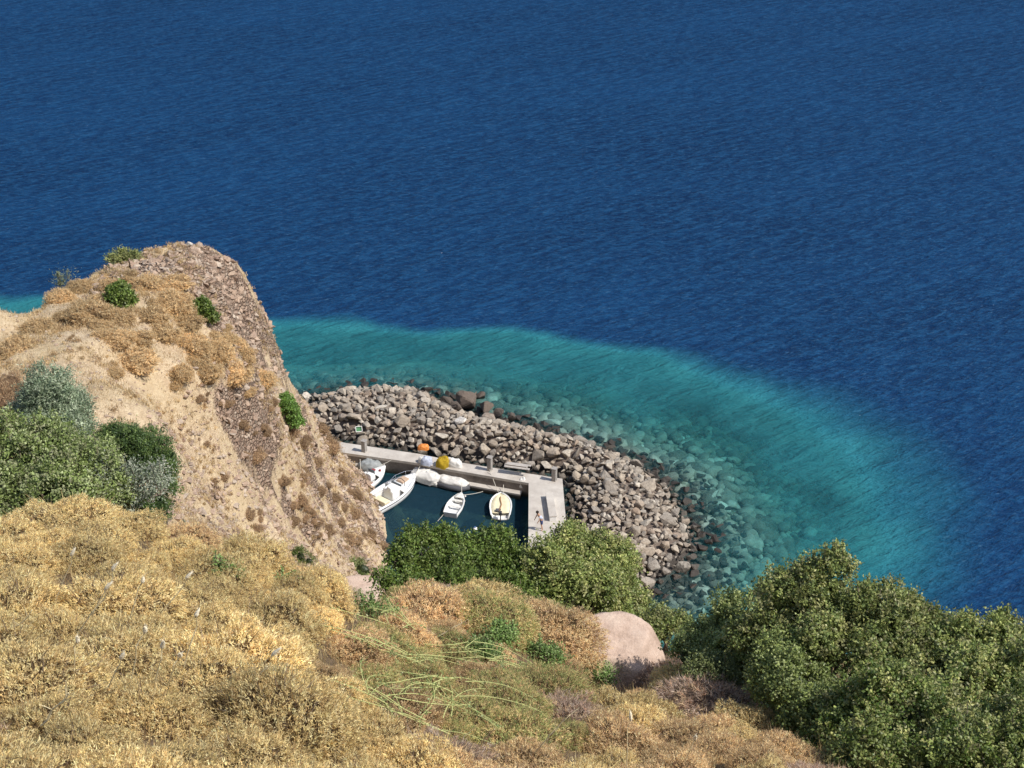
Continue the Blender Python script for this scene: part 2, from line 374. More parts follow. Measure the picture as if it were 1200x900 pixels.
deepc = k.mix(k.math('MULTIPLY', crest, 0.62), deepc, (0.014, 0.082, 0.195))
painted_glint = k.ramp(k.noise(k.mapping(p, (0.7, 2.0, 1), (0, 0, R(-26))), 1.5, 3, 0.6), [(0.60, 0.0), (0.70, 1.0)])
deepc = k.mix(k.math('MULTIPLY', painted_glint, 0.42), deepc, (0.055, 0.135, 0.235))  # bright crest glints painted into the diffuse water colour
shal = k.ramp(k.noise(p, 0.22, 4, 0.6), [(0.35, (0.018, 0.145, 0.180)), (0.65, (0.030, 0.205, 0.235))])
shal = k.mix(k.math('MULTIPLY', crest, 0.16), shal, (0.035, 0.28, 0.32))
body = k.mix(k.attr('deep'), shal, deepc)
body = k.mix(bs, body, (0.022, 0.065, 0.10))
dif = k.n('ShaderNodeBsdfDiffuse'); k.l(body, dif.inputs[0]); k.l(nrm, dif.inputs['Normal'])
cx = k.n('ShaderNodeCombineXYZ')
for i, a_ in enumerate((-0.36, -0.06, -0.055)): k.l(k.math('EXPONENT', k.math('MULTIPLY', dp, a_)), cx.inputs[i])
tint = k.mix(bs, cx.outputs[0], (0.26, 0.42, 0.44))
tr = k.n('ShaderNodeBsdfTransparent'); k.l(tint, tr.inputs[0])
op = k.math('SUBTRACT', 1.0, k.math('EXPONENT', k.math('MULTIPLY', dp, -0.145)))
op = k.math('ADD', op, k.math('MULTIPLY', k.attr('clear'), 0.34), clamp=True)
op = k.math('ADD', op, k.attr('deep'), clamp=True)
op = k.math('ADD', op, k.math('MULTIPLY', bs, 0.1), clamp=True)
m1 = k.n('ShaderNodeMixShader'); k.l(op, m1.inputs[0]); k.l(tr.outputs[0], m1.inputs[1]); k.l(dif.outputs[0], m1.inputs[2])
gl = k.n('ShaderNodeBsdfGlossy'); gl.inputs['Roughness'].default_value = 0.22; k.l(nrm, gl.inputs['Normal'])
fr = k.n('ShaderNodeFresnel'); fr.inputs[0].default_value = 1.333; k.l(nrm, fr.inputs['Normal'])
m2 = k.n('ShaderNodeMixShader'); k.l(k.math('MULTIPLY', fr.outputs[0], 0.12), m2.inputs[0]); k.l(m1.outputs[0], m2.inputs[1]); k.l(gl.outputs[0], m2.inputs[2])
# sparse whitecap flecks
fl = k.noise(k.mapping(p, (0.5, 1.6, 1), (0, 0, R(-12))), 1.1, 3, 0.6); fl2 = k.noise(p, 0.06, 2)
foam = k.math('MULTIPLY', k.ramp(fl, [(0.77, 0.0), (0.80, 1.0)]), k.ramp(dp, [(0.5, 0.0), (1.0, 1.0)]))
fd = k.n('ShaderNodeBsdfDiffuse'); fd.inputs[0].default_value = (0.6, 0.65, 0.7, 1)
m3 = k.n('ShaderNodeMixShader'); k.l(foam, m3.inputs[0]); k.l(m2.outputs[0], m3.inputs[1]); k.l(fd.outputs[0], m3.inputs[2])
M_sea = k.done(m3.outputs[0])
tag(link('sea', sea_me, M_sea), kind='structure')
k = NM('seabed_ground'); p = k.pos()
v = k.noise(p, 0.75, 5, 0.7); rf = k.attr('reef')
sand = k.ramp(v, [(0.36, (0.20, 0.20, 0.16)), (0.62, (0.46, 0.45, 0.37))])
reef = k.ramp(k.noise(p, 1.1, 4, 0.6), [(0.38, (0.07, 0.07, 0.055)), (0.52, (0.19, 0.18, 0.14)), (0.66, (0.46, 0.43, 0.35))])
M_bed = k.done(k.bsdf(k.mix(rf, sand, reef), 0.95, 0.05))
tag(link('seabed', bed_me, M_bed), kind='structure')

# ------------------------------------------------------------------ boulders
def hull_mesh(name, seed, npts=16, sub=True, flat=0.7):
    r_ = random.Random(seed); bm = bmesh.new()
    for i in range(npts):
        v = Vector((r_.gauss(0, 1), r_.gauss(0, 1), r_.gauss(0, 1))).normalized() * r_.uniform(0.42, 0.56)
        v.z *= flat; v.x *= r_.uniform(0.9, 1.15); bm.verts.new(v)
    res = bmesh.ops.convex_hull(bm, input=bm.verts[:])
    bad = [g_ for g_ in res['geom_interior'] if isinstance(g_, bmesh.types.BMVert)]
    if bad: bmesh.ops.delete(bm, geom=bad, context='VERTS')
    loose = [v for v in bm.verts if not v.link_faces]
    if loose: bmesh.ops.delete(bm, geom=loose, context='VERTS')
    if sub:
        bmesh.ops.bevel(bm, geom=bm.edges[:], offset=0.035, segments=1, affect='EDGES')
        bmesh.ops.triangulate(bm, faces=bm.faces[:])
        bmesh.ops.subdivide_edges(bm, edges=[e for e in bm.edges if e.calc_length() > 0.16], cuts=1, use_grid_fill=True)
        for v in bm.verts: v.co += Vector((r_.gauss(0, 1), r_.gauss(0, 1), r_.gauss(0, 1))) * 0.008
    bmesh.ops.triangulate(bm, faces=bm.faces[:])
    me = bm_mesh(bm, name); return me
def mesh_arrays(me):
    V = np.zeros(len(me.vertices) * 3, np.float32); me.vertices.foreach_get('co', V)
    F = np.zeros(len(me.loops), np.int32); me.loops.foreach_get('vertex_index', F)
    return V.reshape(-1, 3), F.reshape(-1, 3)
def rockmat(name, cols, wet=True, scale=5):
    k = NM(name); g_ = k.n('ShaderNodeNewGeometry'); o = k.obj(); oi = k.n('ShaderNodeObjectInfo').outputs['Random']
    rn = k.math('FRACT', k.math('ADD', k.math('MULTIPLY', g_.outputs['Random Per Island'], 1.0), k.math('MULTIPLY', oi, 7.31)))
    c = k.ramp(rn, [(i / (len(cols) - 1), c_) for i, c_ in enumerate(cols)])
    nz = k.noise(g_.outputs['Position'], scale, 7, 0.7); nz2 = k.noise(g_.outputs['Position'], scale * 5, 4, 0.7)
    c = k.mix(k.ramp(nz, [(0.35, 0.55), (0.6, 0.0)]), c, (0.10, 0.075, 0.06))
    c = k.mix(k.ramp(nz2, [(0.5, 0.0), (0.75, 0.35)]), c, (0.62, 0.56, 0.48))
    if wet:
        sp = k.n('ShaderNodeSeparateXYZ'); k.l(g_.outputs['Position'], sp.inputs[0])
        wf = k.ramp(k.math('ADD', sp.outputs[2], k.math('MULTIPLY_ADD', nz, 0.5, -0.25)), [(0.25, 1.0), (0.6, 0.0)])
        c = k.mix(wf, c, k.mix(0.16, (0.030, 0.025, 0.020), c))
        rough = k.math('MULTIPLY_ADD', wf, -0.4, 0.9)
    else: rough = 0.92
    return k.done(k.bsdf(c, rough, 0.25, k.bump(k.math('ADD', nz, k.math('MULTIPLY', nz2, 0.4)), 0.8, 0.08)))
M_rock = rockmat('breakwater_stone', [(0.31, 0.26, 0.205), (0.43, 0.36, 0.28), (0.33, 0.30, 0.26), (0.34, 0.25, 0.18), (0.50, 0.425, 0.335), (0.25, 0.225, 0.195), (0.40, 0.33, 0.25), (0.60, 0.54, 0.45), (0.22, 0.19, 0.155)])
M_rockd = rockmat('dark_wet_stone', [(0.06, 0.048, 0.04), (0.12, 0.09, 0.07), (0.085, 0.068, 0.056)])
M_rockw = rockmat('pale_stone', [(0.70, 0.66, 0.6), (0.66, 0.62, 0.56)])
M_sub = rockmat('submerged_stone', [(0.16, 0.15, 0.12), (0.36, 0.33, 0.27), (0.07, 0.065, 0.055), (0.24, 0.22, 0.18), (0.11, 0.10, 0.085), (0.44, 0.41, 0.34), (0.13, 0.12, 0.10), (0.56, 0.53, 0.45)], wet=False, scale=2)
HB = [hull_mesh('boulder', 100 + i, rnd.choice((11, 13, 16, 20))) for i in range(16)]
HL = [mesh_arrays(hull_mesh('low', 300 + i, rnd.choice((9, 11, 13)), sub=False)) for i in range(14)]
HBA = [mesh_arrays(m) for m in HB]
def round_stone(seed):
    bm = bmesh.new(); bmesh.ops.create_icosphere(bm, subdivisions=2, radius=.5); V = np.array([v.co[:] for v in bm.verts]); r_ = 1 + .7 * fbm(V[:, 0] * 4 + seed, V[:, 1] * 4 + V[:, 2] * 3, 2, seed)
    for v, q_ in zip(bm.verts, r_): v.co = v.co * q_
    return mesh_arrays(bm_mesh(bm, 'stone'))
HR = [round_stone(i + 1) for i in range(10)]

def scatter_mesh(name, bases, items):
    """items: (x,y,z,size,rotz,tiltx,tilty,sx,sy,sz)"""
    Vs = []; Fs = []; off = 0
    for it in items:
        V, F_ = bases[rnd.randrange(len(bases))]
        M = (Matrix.Rotation(it[4], 3, 'Z') @ Matrix.Rotation(it[5], 3, 'X') @ Matrix.Rotation(it[6], 3, 'Y') @ Matrix.Diagonal((it[7] * it[3], it[8] * it[3], it[9] * it[3])))
        A_ = np.array(M, dtype=np.float32); Vs.append(V @ A_.T + np.array(it[:3], np.float32)); Fs.append(F_ + off); off += len(V)
    return npmesh(name, np.concatenate(Vs), np.concatenate(Fs))

def mound(x, y):
    d = np.clip(sdist(x, y, bw_poly), -2, 20)
    return np.minimum(-0.35 + 0.62 * (d + 0.2), 1.55) + 0 * d
# dart throwing, big ones first
xs = [p_[0] for p_ in bw_poly]; ys = [p_[1] for p_ in bw_poly]
placed = []
cellg = {}
def try_place(x, y, r_):
    cx_, cy_ = int(x // 1.2), int(y // 1.2)
    for i in (-1, 0, 1):
        for j in (-1, 0, 1):
            for (a, b, c_) in cellg.get((cx_ + i, cy_ + j), ()):
                if (a - x) ** 2 + (b - y) ** 2 < ((c_ + r_) * 0.73) ** 2: return False
    cellg.setdefault((cx_, cy_), []).append((x, y, r_)); return True
for r0, r1, tries in ((0.50, 0.68, 160), (0.34, 0.46, 2600), (0.23, 0.33, 14000), (0.15, 0.23, 34000)):
    X = rng.uniform(min(xs), max(xs), tries); Y = rng.uniform(min(ys), max(ys), tries)
    S = sdist(X, Y, bw_poly); SQ = sdist(X, Y, quay_poly)
    for x, y, s, sq in zip(X, Y, S, SQ):
        r_ = rnd.uniform(r0, r1)
        if s < -0.5 or sq > -r_ * 0.55 or (r_ > 0.52 and s > 2.5 and rnd.random() < 0.8): continue
        if x > 9.5 and y < 92 and r_ < 0.5 and rnd.random() < 0.35: continue
        if try_place(x, y, r_): placed.append((x, y, r_, s))
def dist_eye(x, y): return math.hypot(x, y, 60)
placed.sort(key=lambda t: -t[2] / dist_eye(t[0], t[1]))
def rock_item(x, y, r_, z):
    return (x, y, z, r_ * 2.15, rnd.uniform(0, 6.28), rnd.uniform(-.6, .6), rnd.uniform(-.6, .6), rnd.uniform(0.85, 1.25), rnd.uniform(0.8, 1.1), rnd.uniform(0.75, 1.1))
GB = 'boulders piled on the breakwater'
rest = []
for i, (x, y, r_, s) in enumerate(placed):
    z = float(mound(np.array([x]), np.array([y]))[0]) + rnd.uniform(-0.08, 0.16) + (0.12 if r_ > .45 else 0)
    it = rock_item(x, y, r_, z)
    if i < 300:
        o = link('boulder', HB[rnd.randrange(16)], M_rock if False else None)
        o.location = it[:3]; o.rotation_euler = (it[5], it[6], it[4]); o.scale = (it[3] * it[7], it[3] * it[8], it[3] * it[9])
        wetp = s < 0.7
        tag(o, 'dark wet boulder at the waterline on the edge of the breakwater' if wetp else 'angular brown grey boulder among the dry stones of the breakwater', 'boulder', 'wet boulders along the edge of the breakwater' if wetp else GB)
    else: rest.append(it)
for m in HB: m.materials.append(M_rock)
tag(link('breakwater_rubble', scatter_mesh('breakwater_rubble', HL, rest), M_rock), 'smaller grey and brown stones filling the breakwater between the boulders', 'rubble', kind='stuff')
# core of the breakwater under the stones
bx_ = np.arange(min(xs) - 2, max(xs) + 2, 0.5); by_ = np.arange(min(ys) - 2, max(ys) + 2, 0.5); BX, BY = np.meshgrid(bx_, by_)
SDm = sdist(BX, BY, bw_poly); BZ = np.minimum(-0.55 + 0.62 * SDm, 1.4) + fbm(BX / 0.7, BY / 0.7, 3, 77) * 0.5
BZ = np.where(SDm < -1.5, -4, BZ); BZ = np.where(sdist(BX, BY, quay_poly) > -0.3, np.minimum(BZ, 0.6), BZ); BZ = np.where(sdist(BX, BY, basin_poly) > -0.3, -4, BZ)
ny, nx = BX.shape; idx = np.arange(nx * ny).reshape(ny, nx); F = np.stack([idx[:-1, :-1], idx[:-1, 1:], idx[1:, 1:], idx[1:, :-1]], -1).reshape(-1, 4)
M_core = rockmat('breakwater_core_gravel', [(0.13, 0.10, 0.08), (0.17, 0.13, 0.11)], scale=3)
tag(link('breakwater_bank', npmesh('breakwater_bank', np.stack([BX, BY, BZ], -1).reshape(-1, 3), F), M_core), kind='structure')
# dark outcrop
oc = PZ(547, 470, 0.7)
t = empty('rock_outcrop', (oc.x, oc.y, 0), label='dark brown wet rock outcrop at the sea edge of the breakwater', cat='rock')
for j, (dx, dy, s_, zz) in enumerate([(0, 0, 1.9, .45), (1.3, -.7, 1.4, .2), (-1.5, .1, 1.3, .25), (.9, 1.0, 1.2, .1), (2.3, -1.3, 1.0, .05), (-.7, -1.1, 1.2, .45), (3.2,-1.8,.9,.0), (-2.4,-.9,1.0,.3)]):
    V, F_ = HBA[j + 2]; o = link('rock', npmesh('rock', V * np.array([s_ * 1.3, s_ * 1.1, s_ * 1.25]), F_), M_rockd, t, (dx * 1.2, dy * 1.2, zz + .35)); o.rotation_euler = (0.3 * j, 0.2, j * 1.3)
wr = PZ(541, 493, 1.9); V, F_ = HBA[5]
tag(link('boulder', npmesh('boulder', V * np.array([1.3, 1.1, 1.0]), F_), M_rockw, None, wr), 'single whitish boulder lying on the breakwater near the dark outcrop', 'boulder')
# low wet rocks fringing the head of the breakwater & submerged boulders
fr_items = []
X = rng.uniform(-25, 22, 5200); Y = rng.uniform(74, 118, 5200); S = sdist(X, Y, bw_poly); BB = sdist(X, Y, basin_poly)
for x, y, s, b_ in zip(X, Y, S, BB):
    if -1.8 < s < 0.3 and b_ < -1: fr_items.append((x, y, rnd.uniform(-.3, .08) + 0.12 * s, rnd.uniform(.5, 1.2), rnd.uniform(0, 6), rnd.uniform(-.5, .5), rnd.uniform(-.5, .5), 1.1, .9, .8))
    if x > 11 and y < 96 and -3.4 < s < -1 and rnd.random() < .6: fr_items.append((x, y, -0.25, rnd.uniform(.4, .8), rnd.uniform(0, 6), 0, 0, 1.1, .9, .8))
tag(link('wet_shore_rocks', scatter_mesh('wet_shore_rocks', HL, fr_items), M_rockd), 'low dark wet rocks awash around the foot of the breakwater', 'rocks', kind='stuff')
sub = []
X = rng.uniform(-40, 55, 36000); Y = rng.uniform(62, 125, 36000); SR = sdist(X, Y, reef_poly) + fbm(X / 5, Y / 5, 3, 31) * 9; SB = sdist(X, Y, bw_poly); LH = H(X, Y); DD = depth(X, Y); BB = sdist(X, Y, basin_poly)
for x, y, a, b_, lh, dd, bb in zip(X, Y, SR, SB, LH, DD, BB):
    if b_ > -0.3 or lh > -0.6 and y < 100 and x < 30 or bb > -1: continue
    pr = 0.7 if a > 2 else (0.25 if a > -3 else 0.015)
    if rnd.random() > pr: continue
    s_ = rnd.choice((.35, .5, .6, .8, 1.1)) * rnd.uniform(.8, 1.2)
    sub.append((x, y, -dd + s_ * .15, s_, rnd.uniform(0, 6), rnd.uniform(-.4, .4), rnd.uniform(-.4, .4), 1.25, 1.0, .6))
    if -dd + s_ * .5 > -0.1: sub.pop()
sub_me = scatter_mesh('submerged_rocks', HR, sub); sub_me.polygons.foreach_set('use_smooth', np.ones(len(sub_me.polygons), bool))
tag(link('submerged_rocks', sub_me, M_sub), 'boulders lying under the clear turquoise water off the breakwater', 'rocks', kind='stuff')
from mathutils.geometry import tessellate_polygon
# ------------------------------------------------------------------ rubble & dry grass on the headland
near_k = lambda X, Y: interp(RK, X, Y)
X = rng.uniform(-34, 2, 60000); Y = rng.uniform(42, 100, 60000); Z = H(X, Y); RR = near_k(X, Y)
items = []
for x, y, z, r_ in zip(X, Y, Z, RR):
    if z < 0.2 or r_ < 0.25: continue
    if rnd.random() > 0.9 * r_ ** 1.5: continue
    s_ = rnd.choice((.12, .16, .2, .26, .34, .5)) * rnd.uniform(.8, 1.2)
    items.append((x, y, z + s_ * .08, s_, rnd.uniform(0, 6), rnd.uniform(-.8, .8), rnd.uniform(-.8, .8), 1.2, 1, .8))
items = items[:16000]
M_scree = rockmat('red_scree', [(0.27, 0.175, 0.125), (0.48, 0.34, 0.245), (0.56, 0.42, 0.31), (0.38, 0.265, 0.195), (0.58, 0.48, 0.38), (0.32, 0.23, 0.17)], wet=False, scale=7)
tag(link('loose_stones', scatter_mesh('loose_stones', HL, items), M_scree), 'reddish brown loose stones covering the rocky ridge of the headland', 'stones', kind='stuff')
items = []
for x, y, z, r_ in zip(X[::-1], Y[::-1], Z[::-1], RR[::-1]):
    if z < 0.2 or r_ > 0.4 or x < -33: continue
    if rnd.random() > (0.14 if x < -16 else 0.7): continue
    s_ = rnd.choice((.08, .1, .14, .2, .3, .42) if x > -16 else (.08, .1, .14, .2)); items.append((x, y, z + s_ * .1, s_, rnd.uniform(0, 6), 0.3, 0, 1.2, 1, .7))
tag(link('scattered_pebbles', scatter_mesh('scattered_pebbles', HL, items), M_scree), 'small stones strewn over the sandy slope of the headland', 'stones', kind='stuff')
wp = hit(222, 290, 60) or hit(222, 294, 60) or hit(222, 300, 60)
V, F_ = HBA[3]; tag(link('stone', npmesh('stone', V * np.array([.55, .45, .6])), M_rockw, None, wp + Vector((0, 0, .25))) if False else link('stone', npmesh('stone', V * np.array([.5, .4, .6]), F_), M_rockw, None, Vector((wp.x, wp.y, float(H(wp.x, wp.y)) + .12))), 'white stone standing on the very crest of the rocky headland', 'stone')

def blades(P, length, width, tint, lean=0.5):
    n_ = len(P); ang = rng.uniform(0, 2 * np.pi, n_); L = length * rng.uniform(.5, 1.3, n_)
    d = np.stack([np.cos(ang) * lean * rng.uniform(.2, 1, n_), np.sin(ang) * lean * rng.uniform(.2, 1, n_), np.ones(n_)], -1); d /= np.linalg.norm(d, axis=1)[:, None]
    s_ = np.stack([-np.sin(ang), np.cos(ang), 0 * ang], -1) * width
    V = np.stack([P - s_, P + s_, P + d * L[:, None]], 1).reshape(-1, 3); F = np.arange(n_ * 3).reshape(-1, 3)
    return V, F, np.repeat(tint, 3, 0)
M_leaf = leafmat('leaf_foliage', 0.30, 0.45, 0.4)
M_dry = leafmat('dry_foliage', 0.42, 0.85, 0.1)
def pal(cols, n_, jit=0.18):
    c = np.array(cols)[rng.integers(0, len(cols), n_)]; return np.clip(c * rng.uniform(1 - jit, 1 + jit, (n_, 1)), 0, 1)
# pale dry grass of the headland slope
X = rng.uniform(-36, -4, 200000); Y = rng.uniform(42, 84, 200000); Z = H(X, Y)
msk = (Z > 1) & (interp(RK, X, Y) < 0.7) & (fbm(X / 1.6, Y / 1.6, 4, 51) + 0.10 > rng.uniform(-.12, .25, len(X)))
P = np.stack([X, Y, Z - .02], -1)[msk]
V, F, T = blades(P, 0.20, 0.016, pal([(.62, .50, .30), (.56, .42, .24), (.66, .56, .38), (.46, .33, .19)], len(P)), 1.2)
tag(link('dry_grass', npmesh('dry_grass', V, F, T), M_dry), 'short pale dry grass on the headland slope', 'grass', kind='stuff')

# countless low brown tufts on the flank
X = rng.uniform(-24, -4, 9000); Y = rng.uniform(46, 92, 9000); Z = H(X, Y); q_ = fbm(X / 2.2, Y / 2.2, 3, 71)
msk = (Z > .6) & (q_ + .06 * (X > -15.5) > .03); P0 = np.stack([X, Y, Z], -1)[msk][:3400]; rr_ = rng.uniform(.10, .36, len(P0)); kk = 34
off = rng.normal(size=(len(P0), kk, 3)); off /= np.linalg.norm(off, axis=-1)[..., None]; off[..., 2] = np.abs(off[..., 2]) * .7
PP = (P0[:, None] + off * (rr_[:, None] * rng.uniform(.3, 1, (len(P0), kk)))[..., None]).reshape(-1, 3)
V, F, T = blades(PP, .13, .018, np.repeat(pal([(.60, .44, .24), (.70, .54, .31), (.50, .35, .20), (.76, .61, .37)], len(P0)), kk, 0), 1.0)
tag(link('dry_tufts', npmesh('dry_tufts', V, F, T), M_dry), 'countless low brown tufts of dry growth on the headland flank', 'dry growth', kind='stuff')
# ------------------------------------------------------------------ shrubs
def unit(n_, zmin=-0.25):
    out = []
    v = rng.normal(size=(n_ * 4 + 40, 3)); v /= np.linalg.norm(v, axis=1)[:, None]; v = v[v[:, 2] > zmin]
    return v[:n_]
def lump(v, seed, amp):
    return 1 + amp * (fbm(v[:, 0] * 2.2 + seed, v[:, 1] * 2.2 + v[:, 2] * 1.7, 3, seed))
def sphere_core(rad_fn, tint, nu=22, nv=12):
    th = np.linspace(0, np.pi, nv); ph = np.linspace(0, 2 * np.pi, nu, endpoint=False)
    T_, P_ = np.meshgrid(th, ph, indexing='ij'); v = np.stack([np.sin(T_) * np.cos(P_), np.sin(T_) * np.sin(P_), np.cos(T_)], -1).reshape(-1, 3)
    V = v * rad_fn(v)[:, None]; F = []
    for i in range(nv - 1):
        for j in range(nu):
            a = i * nu + j; b = i * nu + (j + 1) % nu; F.append((a, b, b + nu)); F.append((a, b + nu, a + nu))
    return V, np.array(F), np.tile(np.array(tint, float), (len(V), 1))
def cat(parts):
    Vs, Fs, Ts = [], [], []; off = 0
    for V, F, T in parts: Vs.append(V); Fs.append(F + off); Ts.append(T); off += len(V)
    return np.concatenate(Vs), np.concatenate(Fs), np.concatenate(Ts)
def tris(C_, D_, L, Wd, T_, N_=None):
    """thin triangles from C_ along D_"""
    n_ = len(C_); r_ = rng.normal(size=(n_, 3)); r_ = r_ if N_ is None else N_ + r_ * .35; s_ = np.cross(D_, r_); s_ /= np.linalg.norm(s_, axis=1)[:, None] + 1e-9
    L = np.asarray(L).reshape(-1, 1) * np.ones((n_, 1)); Wd = np.asarray(Wd).reshape(-1, 1) * np.ones((n_, 1))
    V = np.stack([C_ - s_ * Wd, C_ + s_ * Wd, C_ + D_ * L], 1).reshape(-1, 3)
    return V, np.arange(n_ * 3).reshape(-1, 3), np.repeat(T_, 3, 0)
def cushion(name, seed, cols, ncl=4400, per=7, tl=0.048, tw=0.0075, amp=0.7, flat=0.68, core=(0.15, 0.10, 0.05), shell=0.2, stray=60):
    v = unit(ncl); rr = lump(v, seed, amp) * rng.uniform(1 - shell, 1.03, ncl)
    ctr = v * rr[:, None]; ctr[:, 2] *= flat
    ct = pal(cols, ncl, .22)
    c2 = np.repeat(ctr, per, 0) + rng.normal(size=(ncl * per, 3)) * 0.018; d = np.repeat(v, per, 0) * 0.9 + rng.normal(size=(ncl * per, 3)) * 0.75; d /= np.linalg.norm(d, axis=1)[:, None]
    t = np.repeat(ct, per, 0) * rng.uniform(.75, 1.2, (ncl * per, 1))
    A_ = tris(c2, d, tl * rng.uniform(.5, 1.3, ncl * per), tw, t, np.repeat(v, per, 0))
    v2 = unit(stray, 0.1); rr2 = lump(v2, seed, amp); c3 = v2 * rr2[:, None] * .95; c3[:, 2] *= flat
    B_ = tris(c3, v2 + rng.normal(size=(stray, 3)) * .3, rng.uniform(.12, .3, stray), .006, pal(cols, stray) * 1.1)
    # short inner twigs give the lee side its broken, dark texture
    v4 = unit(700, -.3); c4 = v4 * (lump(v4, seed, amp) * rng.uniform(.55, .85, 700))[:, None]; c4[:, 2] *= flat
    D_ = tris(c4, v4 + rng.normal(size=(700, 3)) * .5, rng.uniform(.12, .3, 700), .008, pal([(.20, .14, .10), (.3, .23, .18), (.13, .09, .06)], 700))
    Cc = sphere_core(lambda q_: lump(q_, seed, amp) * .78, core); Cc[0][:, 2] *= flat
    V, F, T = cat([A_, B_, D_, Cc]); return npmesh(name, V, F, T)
OCH = [(.90, .72, .36), (.86, .66, .31), (.94, .79, .45), (.76, .56, .27), (.90, .75, .41), (.50, .35, .17), (.84, .69, .33)]
ORG = [(.88, .67, .36), (.84, .61, .33), (.92, .75, .45), (.68, .47, .26), (.78, .57, .32), (.46, .31, .19)]
GRN = [(.68, .58, .27), (.52, .50, .21), (.74, .58, .29), (.42, .45, .18), (.62, .42, .21), (.32, .37, .14)]
GRY = [(.50, .38, .30), (.58, .47, .38), (.38, .27, .21), (.68, .52, .34), (.56, .37, .25)]
BRN = [(.56, .39, .23), (.62, .45, .27), (.48, .32, .19), (.68, .52, .32), (.38, .25, .15)]
def mk(base, cols, k_, **kw):
    out = [cushion(base, 40 + 13 * i + k_ * 101, cols, **kw) for i in range(3)]
    for m in out: m.materials.append(M_dry)
    return out
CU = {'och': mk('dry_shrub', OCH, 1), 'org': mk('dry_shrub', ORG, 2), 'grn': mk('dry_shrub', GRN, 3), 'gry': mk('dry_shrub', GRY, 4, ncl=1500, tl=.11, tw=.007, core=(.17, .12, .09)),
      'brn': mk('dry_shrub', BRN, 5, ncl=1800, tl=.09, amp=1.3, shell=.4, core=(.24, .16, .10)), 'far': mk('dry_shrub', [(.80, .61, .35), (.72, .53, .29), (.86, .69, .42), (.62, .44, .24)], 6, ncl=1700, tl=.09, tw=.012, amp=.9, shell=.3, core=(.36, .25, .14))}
GL = {'och': ('golden yellow dry thorny cushion shrub on the near slope', 'golden dry shrubs on the near slope'),
      'org': ('orange brown dry thorny cushion shrub on the near slope', 'orange brown dry shrubs on the near slope'),
      'grn': ('dry shrub of mixed olive green and straw on the near slope', 'olive tinged dry shrubs on the near slope'),
      'gry': ('grey leafless twiggy dead shrub on the near slope', 'grey dead shrubs on the near slope')}
def project(p):
    v = Vector(p) - EYE; d = v.dot(FW); return 600 + FPX * v.x / d, 450 - FPX * v.dot(UP) / d, d
def put_shrub(kind, loc, r_, label, group, zs=1.0):
    o = link('dry_shrub', rnd.choice(CU[kind]), None, None, loc); a = rnd.uniform(0, 6.28)
    o.rotation_euler = (rnd.uniform(-.12, .12), rnd.uniform(-.12, .12), a); o.scale = (r_ * rnd.uniform(.9, 1.2), r_ * rnd.uniform(.9, 1.1), r_ * zs * rnd.uniform(.85, 1.15))
    return tag(o, label, 'shrub', group)
# near slope
no_go = [(724, 770, 44), (425, 690, 30)]
near = []
cand = []
for _ in range(9000):
    x = rnd.uniform(-10.5, 8); y = rnd.uniform(6.2, 24); cand.append((x, y))
for x, y in cand:
    z = float(H(x, y)); px, py, d = project((x, y, z + .3))
    if not (-90 < px < 1290 and 520 < py < 1010): continue
    r_ = rnd.uniform(.42, .92)
    lim = 0.62
    if any((a - x) ** 2 + (b - y) ** 2 < ((r_ + c_) * lim) ** 2 for a, b, c_ in near): continue
    if any(abs(px - a) < c_ + r_ * FPX / d * .5 and abs(py - b) < c_ * .55 + r_ * FPX / d * .6 for a, b, c_ in no_go): continue
    if px > 830 + max(0, (py - 800)) * 1.3 and py > 690: continue
    if px > 780 and py < 790: continue
    if y > 21 and px > 660: continue
    near.append((x, y, r_))
    nz = float(fbm(np.array([x / 1.7]), np.array([y / 1.7]), 3, 61)[0]); nz2 = float(fbm(np.array([x / .9]), np.array([y / .9]), 2, 63)[0])
    if nz2 > 0.25: kd = 'gry'
    elif 370 < px < 720 and 700 < py < 860 and not (px < 480 and py > 800): kd = 'grn' if rnd.random() < .62 else 'org'
    elif px < 420 or (px < 500 and py > 840): kd = 'och' if nz < .26 else 'org'
    else: kd = 'org' if rnd.random() < .5 else 'och'
    put_shrub(kd, (x, y, z - .12), r_, GL[kd][0], GL[kd][1])
# straw grass between the near shrubs
X = rng.uniform(-10, 9, 60000); Y = rng.uniform(5.5, 23, 60000); P = np.stack([X, Y, H(X, Y) - .03], -1)
V, F, T = blades(P, 0.30, 0.006, pal([(.60, .46, .22), (.50, .36, .16), (.66, .54, .30), (.34, .22, .11)], len(P)), .9)
tag(link('straw_grass', npmesh('straw_grass', V, F, T), M_dry), 'dry straw coloured grass between the shrubs of the near slope', 'grass', kind='stuff')
